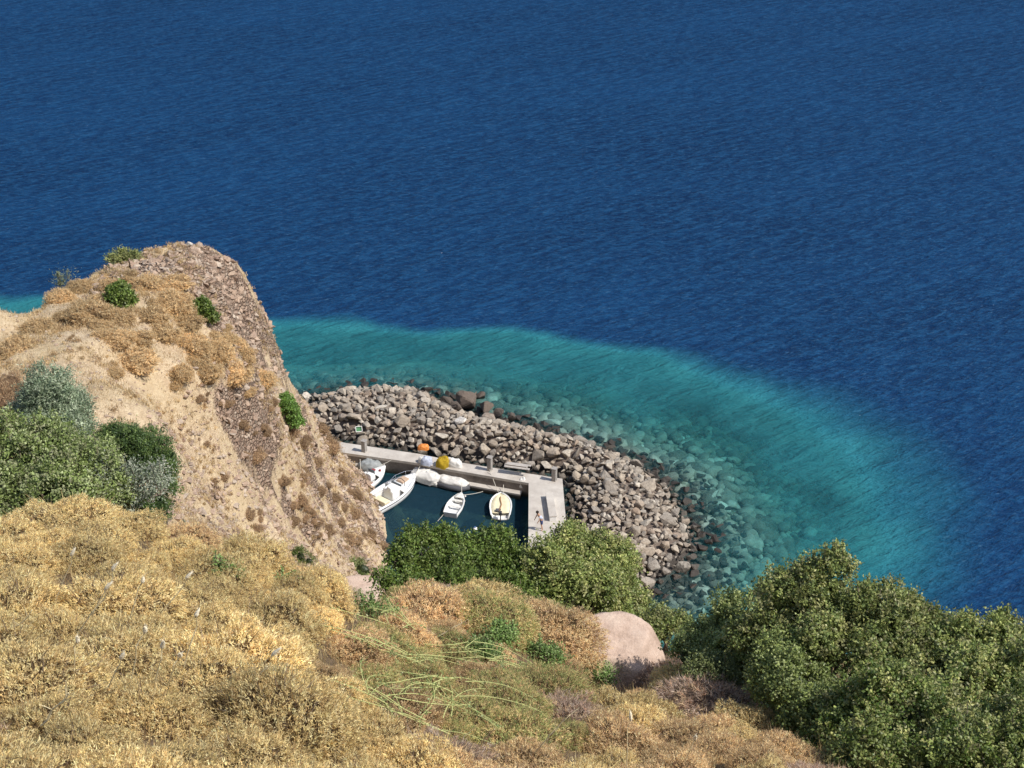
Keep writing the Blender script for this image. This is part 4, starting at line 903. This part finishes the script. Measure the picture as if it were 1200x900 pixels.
def deckplate(bm, L, B, hh_, t0, t1, zoff=.02, full=2.4, sheer=.3, camber=.05, ns=8, wall=.04):
    rows = []
    for i in range(ns + 1):
        t = t0 + (t1 - t0) * i / ns; b = max(.01, hb(t, B, full) - wall); x = -L / 2 + L * t; z = hh_ * (1 + sheer * t * t) + zoff
        rows.append([bm.verts.new((x, b * f, z + camber * (1 - f * f) + dz)) for dz in (0,) for f in (-1, -.5, 0, .5, 1)])
    for i in range(ns):
        for j in range(4): bm.faces.new((rows[i][j], rows[i][j + 1], rows[i + 1][j + 1], rows[i + 1][j]))
    fs = bm.faces[:]; r = bmesh.ops.extrude_face_region(bm, geom=fs); bmesh.ops.translate(bm, verts=[v for v in r['geom'] if isinstance(v, bmesh.types.BMVert)], vec=(0, 0, -.035))
def P2(fn, name, mat, parent, smooth=False, loc=None):
    bm = bmesh.new(); fn(bm); return link(name, bm_mesh(bm, name, smooth), mat, parent, loc)
def outboard(parent, L, hh_, y=0, s_=1.0, mat=None, tilt=.25):
    ob = empty('outboard_motor', (-L / 2 - .16 * s_, y, hh_)); ob.parent = parent; ob.rotation_euler = (0, tilt, 0)
    P2(lambda b: add_box(b, (0, 0, .28 * s_), (.42 * s_, .3 * s_, .36 * s_), bevel=.09 * s_), 'cowl', mat or M_black, ob, True)
    P2(lambda b: (add_box(b, (0, 0, -.2 * s_), (.16 * s_, .1 * s_, .62 * s_), bevel=.02), add_box(b, (.02, 0, -.46 * s_), (.34 * s_, .16 * s_, .03 * s_)), add_tube(b, [(.05, 0, -.42 * s_), (-.22 * s_, 0, -.42 * s_)], .045 * s_, 8, .02)), 'leg', M_black, ob)
    return ob
def boat_at(name, bow, stern, z, label, group=None):
    a = PZ(*bow, z); b = PZ(*stern, z); v = a - b; mid = (a + b) / 2
    return empty(name, (mid.x, mid.y, 0), math.atan2(v.y, v.x), label=label, cat='boat', group=group), v.length
# large motorboat
mb, L = boat_at('motorboat', (488,557), (430,594), .7, 'large white motorboat with beige covered engine moored nearest the flank')
B = 2.35; hh_ = .72
P2(lambda b: hull(b, L, B, hh_, floor=.28, wall=.14, full=2.6), 'hull', M_hull, mb, True)
P2(lambda b: deckplate(b, L, B, hh_, .55, .97, full=2.6, camber=.10), 'foredeck', M_hull, mb, True)
P2(lambda b: add_box(b, (.15, 0, .66), (1.5, 1.25, .75), bevel=.12, taper=.82), 'cabin', M_hull, mb, True)
P2(lambda b: add_box(b, (-.35, -.2, 1.15), (.5, .5, .42), bevel=.09, taper=.8), 'console', M_hull, mb, True)
P2(lambda b: [add_tube(b, [(.75, -.62, .98), (1.0, -.4, 1.2), (1.08, 0, 1.27), (1.0, .4, 1.2), (.75, .62, .98)], .025, 6)], 'windscreen_frame', M_black, mb)
P2(lambda b: add_box(b, (.52, 0, 1.06), (.07, 1.0, .22), bevel=.02), 'windscreen', M_glass, mb)
P2(lambda b: add_box(b, (-1.3, 0, .48), (.55, 1.4, .4), bevel=.07), 'seat', M_cream, mb, True)
P2(lambda b: add_box(b, (-.95, .55, .62), (.9, .3, .3), bevel=.05), 'storage_box', M_hin, mb, True)
P2(lambda b: add_box(b, (1.35, .1, .98), (.8, .7, .1), bevel=.04), 'sunpad', simple('tan_pad', (.58, .42, .30), .8, .2, .3, 5), mb, True)
P2(lambda b: [add_tube(b, [(.5, .95, .78), (1.3, .85, 1.12), (2.1, .52, 1.22), (2.62, 0, 1.25), (2.1, -.52, 1.22), (1.3, -.85, 1.12), (.5, -.95, .78)], .018, 6)] + [add_tube(b, [(x, y, .8), (x, y, zz)], .014, 5) for x, y, zz in ((1.3, .83, 1.12), (2.1, .5, 1.22), (2.1, -.5, 1.22), (1.3, -.83, 1.12))], 'rail', M_steel, mb)
P2(lambda b: [add_tube(b, [(-L / 2 + L * t, sd_ * (hb(t, B, 2.6) + .012), hh_ * (1 + .3 * t * t) - .1) for t in [i / 14 for i in range(14)]], .03, 6) for sd_ in (-1, 1)], 'rubbing_strip', M_rub, mb)
ob = outboard(mb, L, .75, .35, 1.25, M_beige); outboard(mb, L, .7, -.45, 1.0, M_black)
# smaller motorboat behind
m2, L2 = boat_at('motorboat', (452,546), (414,572), .6, 'smaller white motorboat with dark red fittings lying between the big motorboat and the quay')
P2(lambda b: hull(b, L2, 1.7, .55, floor=.2, wall=.12), 'hull', M_hull, m2, True); P2(lambda b: deckplate(b, L2, 1.7, .55, .6, .97, camber=.08), 'foredeck', M_hull, m2, True)
P2(lambda b: add_box(b, (.1, 0, .62), (.6, .6, .6), bevel=.07, taper=.85), 'console', M_hull, m2, True); P2(lambda b: add_box(b, (.25, 0, 1.0), (.06, .62, .3), bevel=.02), 'windscreen', M_glass, m2)
P2(lambda b: (add_box(b, (-.5, 0, .42), (.35, 1.2, .12), bevel=.03), add_box(b, (.75, .25, .72), (.25, .3, .18), bevel=.04), add_box(b, (.95, -.25, .72), (.14, .14, .3), bevel=.03)), 'seat', M_red, m2, True)
P2(lambda b: [add_tube(b, [(-.9, y, .5), (-.85, y, 1.5)], .02, 6) for y in (-.7, .7)] + [add_tube(b, [(-.85, -.7, 1.5), (-.85, .7, 1.5)], .02, 6)], 'arch', M_steel, m2)
outboard(m2, L2, .6, 0, 1.0, M_black)
# life ring on stern of the second boat
def ring(bm, r_=.26, w_=.08):
    pts = [(math.cos(a) * r_, math.sin(a) * r_, 0) for a in [2 * math.pi * i / 20 for i in range(21)]]; add_tube(bm, pts, w_, 8)
lr = PZ(424.5, 567, 1.0); t = empty('life_ring', lr, label='blue and white life ring beside the big motorboat', cat='life ring'); t.rotation_euler = (.5, .2, 0)
P2(lambda b: ring(b), 'ring', M_white, t, True); P2(lambda b: [add_tube(b, [(math.cos(a) * .26, math.sin(a) * .26, 0) for a in (q0, q0 + .25, q0 + .5, q0 + .7)], .088, 8) for q0 in (0, 1.57, 3.14, 4.71)], 'band', M_blue, t, True)
# lumpy covered things
def lumpy(name, L, B, Hh, seed, drop=.25, nu=40, nv=14):
    th = np.linspace(0, np.pi * .5, nv); ph = np.linspace(0, 2 * np.pi, nu, endpoint=False); T_, P_ = np.meshgrid(th, ph, indexing='ij')
    sx_ = np.sign(np.cos(P_)) * np.abs(np.cos(P_)) ** .75; sy_ = np.sign(np.sin(P_)) * np.abs(np.sin(P_)) ** .75
    x = np.sin(T_) ** .7 * sx_ * L / 2; y = np.sin(T_) ** .7 * sy_ * B / 2; z = np.cos(T_) ** .8 * Hh
    w_ = fbm(x * 3 + seed, y * 3, 4, seed); z = z + w_ * Hh * .75; x = x * (1 + .22 * fbm(P_ * 4, T_ * 3, 3, seed + 1)); y = y * (1 + .32 * fbm(P_ * 4 + 9, T_ * 3, 3, seed + 2))
    x = np.concatenate([x, x[-1:] * 1.02]); y = np.concatenate([y, y[-1:] * 1.02]); z = np.concatenate([z, z[-1:] - drop])
    V = np.stack([x, y, z], -1).reshape(-1, 3); F = []
    for i in range(nv):
        for j in range(nu): F.append((i * nu + j, i * nu + (j + 1) % nu, (i + 1) * nu + (j + 1) % nu, (i + 1) * nu + j))
    return npmesh(name, V, np.array(F), smooth=True)
gt, Lg = boat_at('covered_dinghy', (443,541), (424,543), .9, 'dinghy under a dark grey tarp tied at the landward end of the quay')
P2(lambda b: hull(b, 2.0, 1.2, .45), 'hull', M_rub, gt, True); link('cover', lumpy('cover', 1.9, 1.25, .65, 3), M_grey, gt, (0, 0, .5))
c1, L1 = boat_at('covered_dinghy', (484,550), (514,558), .75, 'dinghy wrapped in a white tarp against the quay wall beside the motorboat bow')
P2(lambda b: hull(b, L1 * 1.1, 1.25, .45), 'hull', M_hin, c1, True); link('cover', lumpy('cover', L1 * 1.12, 1.45, .48, 5, .28), M_tarp, c1, (0, 0, .48))
c2, L2_ = boat_at('covered_dinghy', (550,567), (512,557), .62, 'dark inflatable dinghy with a rumpled whitish cover in the middle of the quay')
P2(lambda b: [add_tube(b, [(-L2_ / 2, sd_ * .5, .22), (0, sd_ * .55, .22), (L2_ * .3, sd_ * .48, .24), (L2_ * .5, 0, .32)], .24, 10, .2) for sd_ in (-1, 1)] + [add_box(b, (-.1, 0, .12), (L2_ * .9, .8, .08))], 'tubes', M_rub, c2, True)
link('cover', lumpy('cover', L2_ * 1.0, 1.05, .36, 8, .12), M_tarp, c2, (-.1, 0, .38))
# white dinghy
d1, L = boat_at('rowing_dinghy', (541,578), (528,601), .42, 'small white open dinghy afloat alone in the middle of the harbour')
P2(lambda b: hull(b, L, 1.28, .42, floor=.1, wall=.07, full=2.1), 'hull', M_hull, d1, True); P2(lambda b: deckplate(b, L, 1.28, .42, .72, .96, full=2.1, camber=.02), 'foredeck', M_hin, d1, True)
for x in (-.35, .45): P2(lambda b: add_box(b, (x, 0, .34), (.24, 1.08, .04), bevel=.01), 'thwart', M_hin, d1)
P2(lambda b: [add_tube(b, [(-L / 2 + L * t, sd_ * (hb(t, 1.28, 2.1) + .005), .42 * (1 + .3 * t * t)) for t in [i / 12 for i in range(12)]], .022, 6) for sd_ in (-1, 1)], 'gunwale', M_hin, d1)
P2(lambda b: add_box(b, (-L / 2 + .0, 0, .22), (.07, 1.0, .4), bevel=.01), 'transom', simple('painted_shade_grey', (.34, .38, .42), .6, .3, .2, 5), d1)  # stern shade of the white dinghy painted into the transom colour
# cream boat
d2, L = boat_at('rowing_dinghy', (587,578), (586.5,603), .5, 'cream dinghy with a small dark outboard moored beside the jetty')
P2(lambda b: hull(b, L, 1.62, .48, floor=.14, wall=.08, full=3.2), 'hull', M_hull, d2, True)
P2(lambda b: deckplate(b, L, 1.62, .48, .12, .97, full=3.2, camber=-.07, zoff=-.03, wall=.09), 'cover', M_cream, d2, True)
P2(lambda b: add_tube(b, [(-L * .32, .1, .46), (0, -.05, .44), (L * .2, .04, .5), (L * .3, .02, .56)], .05, 8), 'oar', M_wood, d2)
P2(lambda b: [add_tube(b, [(-L / 2 + L * t, sd_ * (hb(t, 1.62, 3.2) + .005), .48 * (1 + .3 * t * t)) for t in [i / 14 for i in range(14)]], .03, 6) for sd_ in (-1, 1)], 'gunwale', M_hull, d2)
P2(lambda b: (add_box(b, (-L * .3, .25, .5), (.3, .25, .16), bevel=.04), add_tube(b, [(-L * .25, 0, .5), (-L * .45, .05, .62)], .03, 6)), 'fuel_tank', M_rub, d2, True)
outboard(d2, L, .45, 0, .8)
# mooring lines
def rope(p0, p1, s_=.15, lab='', r_=.022):
    o = P2(lambda b: add_tube(b, sag(p0, p1, 10, s_), r_, 5), 'mooring_line', M_rope, None); return tag(o, lab, 'rope')
rope(PZ(541,578,.5), PZ(541,566,1.0), .02, 'short mooring line from the bow of the white dinghy to the quay')
rope(PZ(541.5,580,.5), PZ(566,576,.3), .06, 'slack mooring line running right from the white dinghy')
rope(PZ(519.5,603,.3), PZ(508,616,-.2), .02, 'stern line of the white dinghy going down into the water')
rope(PZ(585,579,.55), PZ(574,550,QZ + .3), .12, 'tan mooring line from the cream dinghy up to the middle post')
rope(PZ(590,578,.6), PZ(590,568,.9), .02, 'short line from the cream dinghy bow to the ledge')
rope(PZ(446,545,1.0), PZ(460,538,QZ), .05, 'line from the smaller motorboat to the quay edge')
rope(PZ(423,560,.8), PZ(422,538,QZ), .05, 'line from the smaller motorboat to the landward end of the quay')
rope(PZ(486,556,.95), PZ(494,543,QZ), .05, 'bow line of the large motorboat to the quay edge')
# buoys
for px, py, lb_, m_ in [(557,620,'white mooring buoy with a pale blue top floating near the green bush',M_white),(545,581.5,'small white fender floating by the bow of the white dinghy',M_hin)]:
    t = empty('mooring_buoy', PZ(px, py, .05), label=lb_, cat='buoy'); s_ = .17 if px == 557 else .09
    P2(lambda b: bmesh.ops.create_uvsphere(b, u_segments=16, v_segments=10, radius=s_), 'float', m_, t, True)
    P2(lambda b: (ring(b, s_ * .35, s_ * .12),), 'ring', M_blue, t, True, (0, 0, s_ * 1.1))
# things on the quay
def heap(name, px, py, z, L, B, Hh, mat, seed, label, catg, rz=0, extra=None):
    P_ = PZ(px, py, z); o = link(name, lumpy(name, L, B, Hh, seed, .05), mat, None, P_); o.rotation_euler = (0, 0, rz); return tag(o, label, catg)
heap('net_heap', 519, 545, QZ, 1.05, 1.0, .75, simple('yellow_net', (.50, .34, .03), .85, .1, .5, 14, .8), 11, 'mustard yellow heap of fishing net on the quay edge', 'net')
heap('sail_bag', 531, 545, QZ, 1.5, .8, .55, M_tarp, 12, 'bright white crumpled sailcloth right of the yellow net', 'sailcloth', -.4)
heap('sack', 500, 543, QZ, .95, .75, .6, simple('pale_blue_sack', (.50, .54, .66), .8, .2, .3, 6, .6), 13, 'pale blue grey sacks left of the yellow net', 'sack')
heap('sack', 494, 541, QZ, .5, .5, .5, M_tarp, 14, 'small white sack at the left end of the things on the quay', 'sack')
heap('sack', 612, 568, .9, .5, .45, .7, M_tarp, 15, 'white bag hung in the corner where quay and jetty meet', 'bag')
heap('float_bag', 496, 525, 1.7, .9, .6, .35, M_orange, 16, 'faded orange float lying on the stones behind the quay', 'float')
# small white box leaning over the stones
P_ = PZ(420.5, 503, 1.9); t = empty('crate', P_, .3, label='small open white crate with a green bottom on the breakwater stones', cat='crate'); t.rotation_euler = (.9, 0, .2); t.scale = (.7, .7, .7)
P2(lambda b: (add_box(b, (0, .3, .1), (.72, .06, .2)), add_box(b, (0, -.3, .1), (.72, .06, .2)), add_box(b, (.35, 0, .1), (.06, .54, .2)), add_box(b, (-.35, 0, .1), (.06, .54, .2))), 'frame', M_white, t)
P2(lambda b: add_box(b, (0, 0, .02), (.64, .54, .03)), 'bottom', simple('crate_green', (.08, .22, .10), .6, .3, .2, 6), t)
P_ = PZ(606, 547, 1.95); t = empty('plank_stack', P_, -.25, label='weathered grey boards stacked on the stones behind the quay', cat='boards')
for i, (dy, ln, zz) in enumerate([(-.22, 2.0, 0), (0.05, 1.8, 0.0), (.3, 1.9, 0), (.0, 1.6, .09)]): P2(lambda b: add_box(b, (0, 0, 0), (ln, .22, .07), bevel=.01), 'board', simple('weathered_board', (.48, .44, .40), .9, .1, .3, 6, .4) if i == 0 else bpy.data.materials['weathered_board'], t, loc=(rnd.uniform(-.1, .1), dy, zz + .05))
P_ = PZ(457.5, 545, .95)

# ------------------------------------------------------------------ person on the jetty
pp = PZ(634.5, 621, QZ); per = empty('person', pp, R(205), label='person in pale blue shirt and dark shorts bending forward on the jetty', cat='person')
def skinned(name, verts, edges, rads, mat, parent, sub_=2):
    me = bpy.data.meshes.new(name); me.from_pydata(verts, edges, []); o = link(name, me, mat, parent); sk = o.modifiers.new('s', 'SKIN')
    for v, r_ in zip(me.skin_vertices[0].data, rads): v.radius = (r_, r_ * .85) if not isinstance(r_, tuple) else r_
    me.skin_vertices[0].data[0].use_root = True; ss = o.modifiers.new('b', 'SUBSURF'); ss.levels = sub_; ss.render_levels = sub_; return o
M_skin = simple('skin', (.46, .28, .19), .6, .3, .1, 8); M_shirt = simple('pale_blue_shirt', (.55, .60, .74), .85, .1, .15, 8); M_shorts = simple('navy_shorts', (.06, .08, .20), .85, .1, .2, 8); M_hair = simple('dark_hair', (.03, .022, .018), .7, .2, .2, 20)
bv = [(0, 0, .92), (.04, 0, 1.08), (.14, 0, 1.24), (.24, 0, 1.38), (.29, 0, 1.47), (.34, 0, 1.56), (.36, 0, 1.64),
      (.03, .10, .86), (.06, .12, .48), (-.04, .12, .09), (.09, .13, .03), (-.03, -.10, .86), (-.02, -.12, .47), (-.14, -.12, .09), (-.01, -.13, .03),
      (.22, .19, 1.36), (.30, .25, 1.10), (.42, .22, .90), (.45, .21, .82), (.22, -.19, 1.36), (.32, -.25, 1.10), (.45, -.21, .92), (.48, -.20, .84)]
be = [(0, 1), (1, 2), (2, 3), (3, 4), (4, 5), (5, 6), (0, 7), (7, 8), (8, 9), (9, 10), (0, 11), (11, 12), (12, 13), (13, 14), (3, 15), (15, 16), (16, 17), (17, 18), (3, 19), (19, 20), (20, 21), (21, 22)]
br = [.13, .12, .13, .13, .06, .09, .08, .085, .058, .04, .035, .085, .058, .04, .035, .06, .042, .032, .03, .06, .042, .032, .03]
skinned('body', bv, be, br, M_skin, per)
skinned('shirt', [(.0, 0, .98), (.05, 0, 1.10), (.14, 0, 1.24), (.235, 0, 1.375), (.22, .19, 1.36), (.265, .225, 1.22), (.22, -.19, 1.36), (.27, -.225, 1.22)], [(0, 1), (1, 2), (2, 3), (3, 4), (4, 5), (3, 6), (6, 7)], [.15, .145, .15, .15, .075, .06, .075, .06], M_shirt, per)
skinned('shorts', [(0, 0, .96), (0, 0, .90), (.035, .11, .80), (.05, .125, .56), (-.025, -.11, .80), (-.015, -.125, .56)], [(0, 1), (1, 2), (2, 3), (1, 4), (4, 5)], [.15, .15, .105, .09, .105, .09], M_shorts, per)
P2(lambda b: bmesh.ops.create_uvsphere(b, u_segments=16, v_segments=12, radius=.115), 'hair', M_hair, per, True, (.345, 0, 1.655))
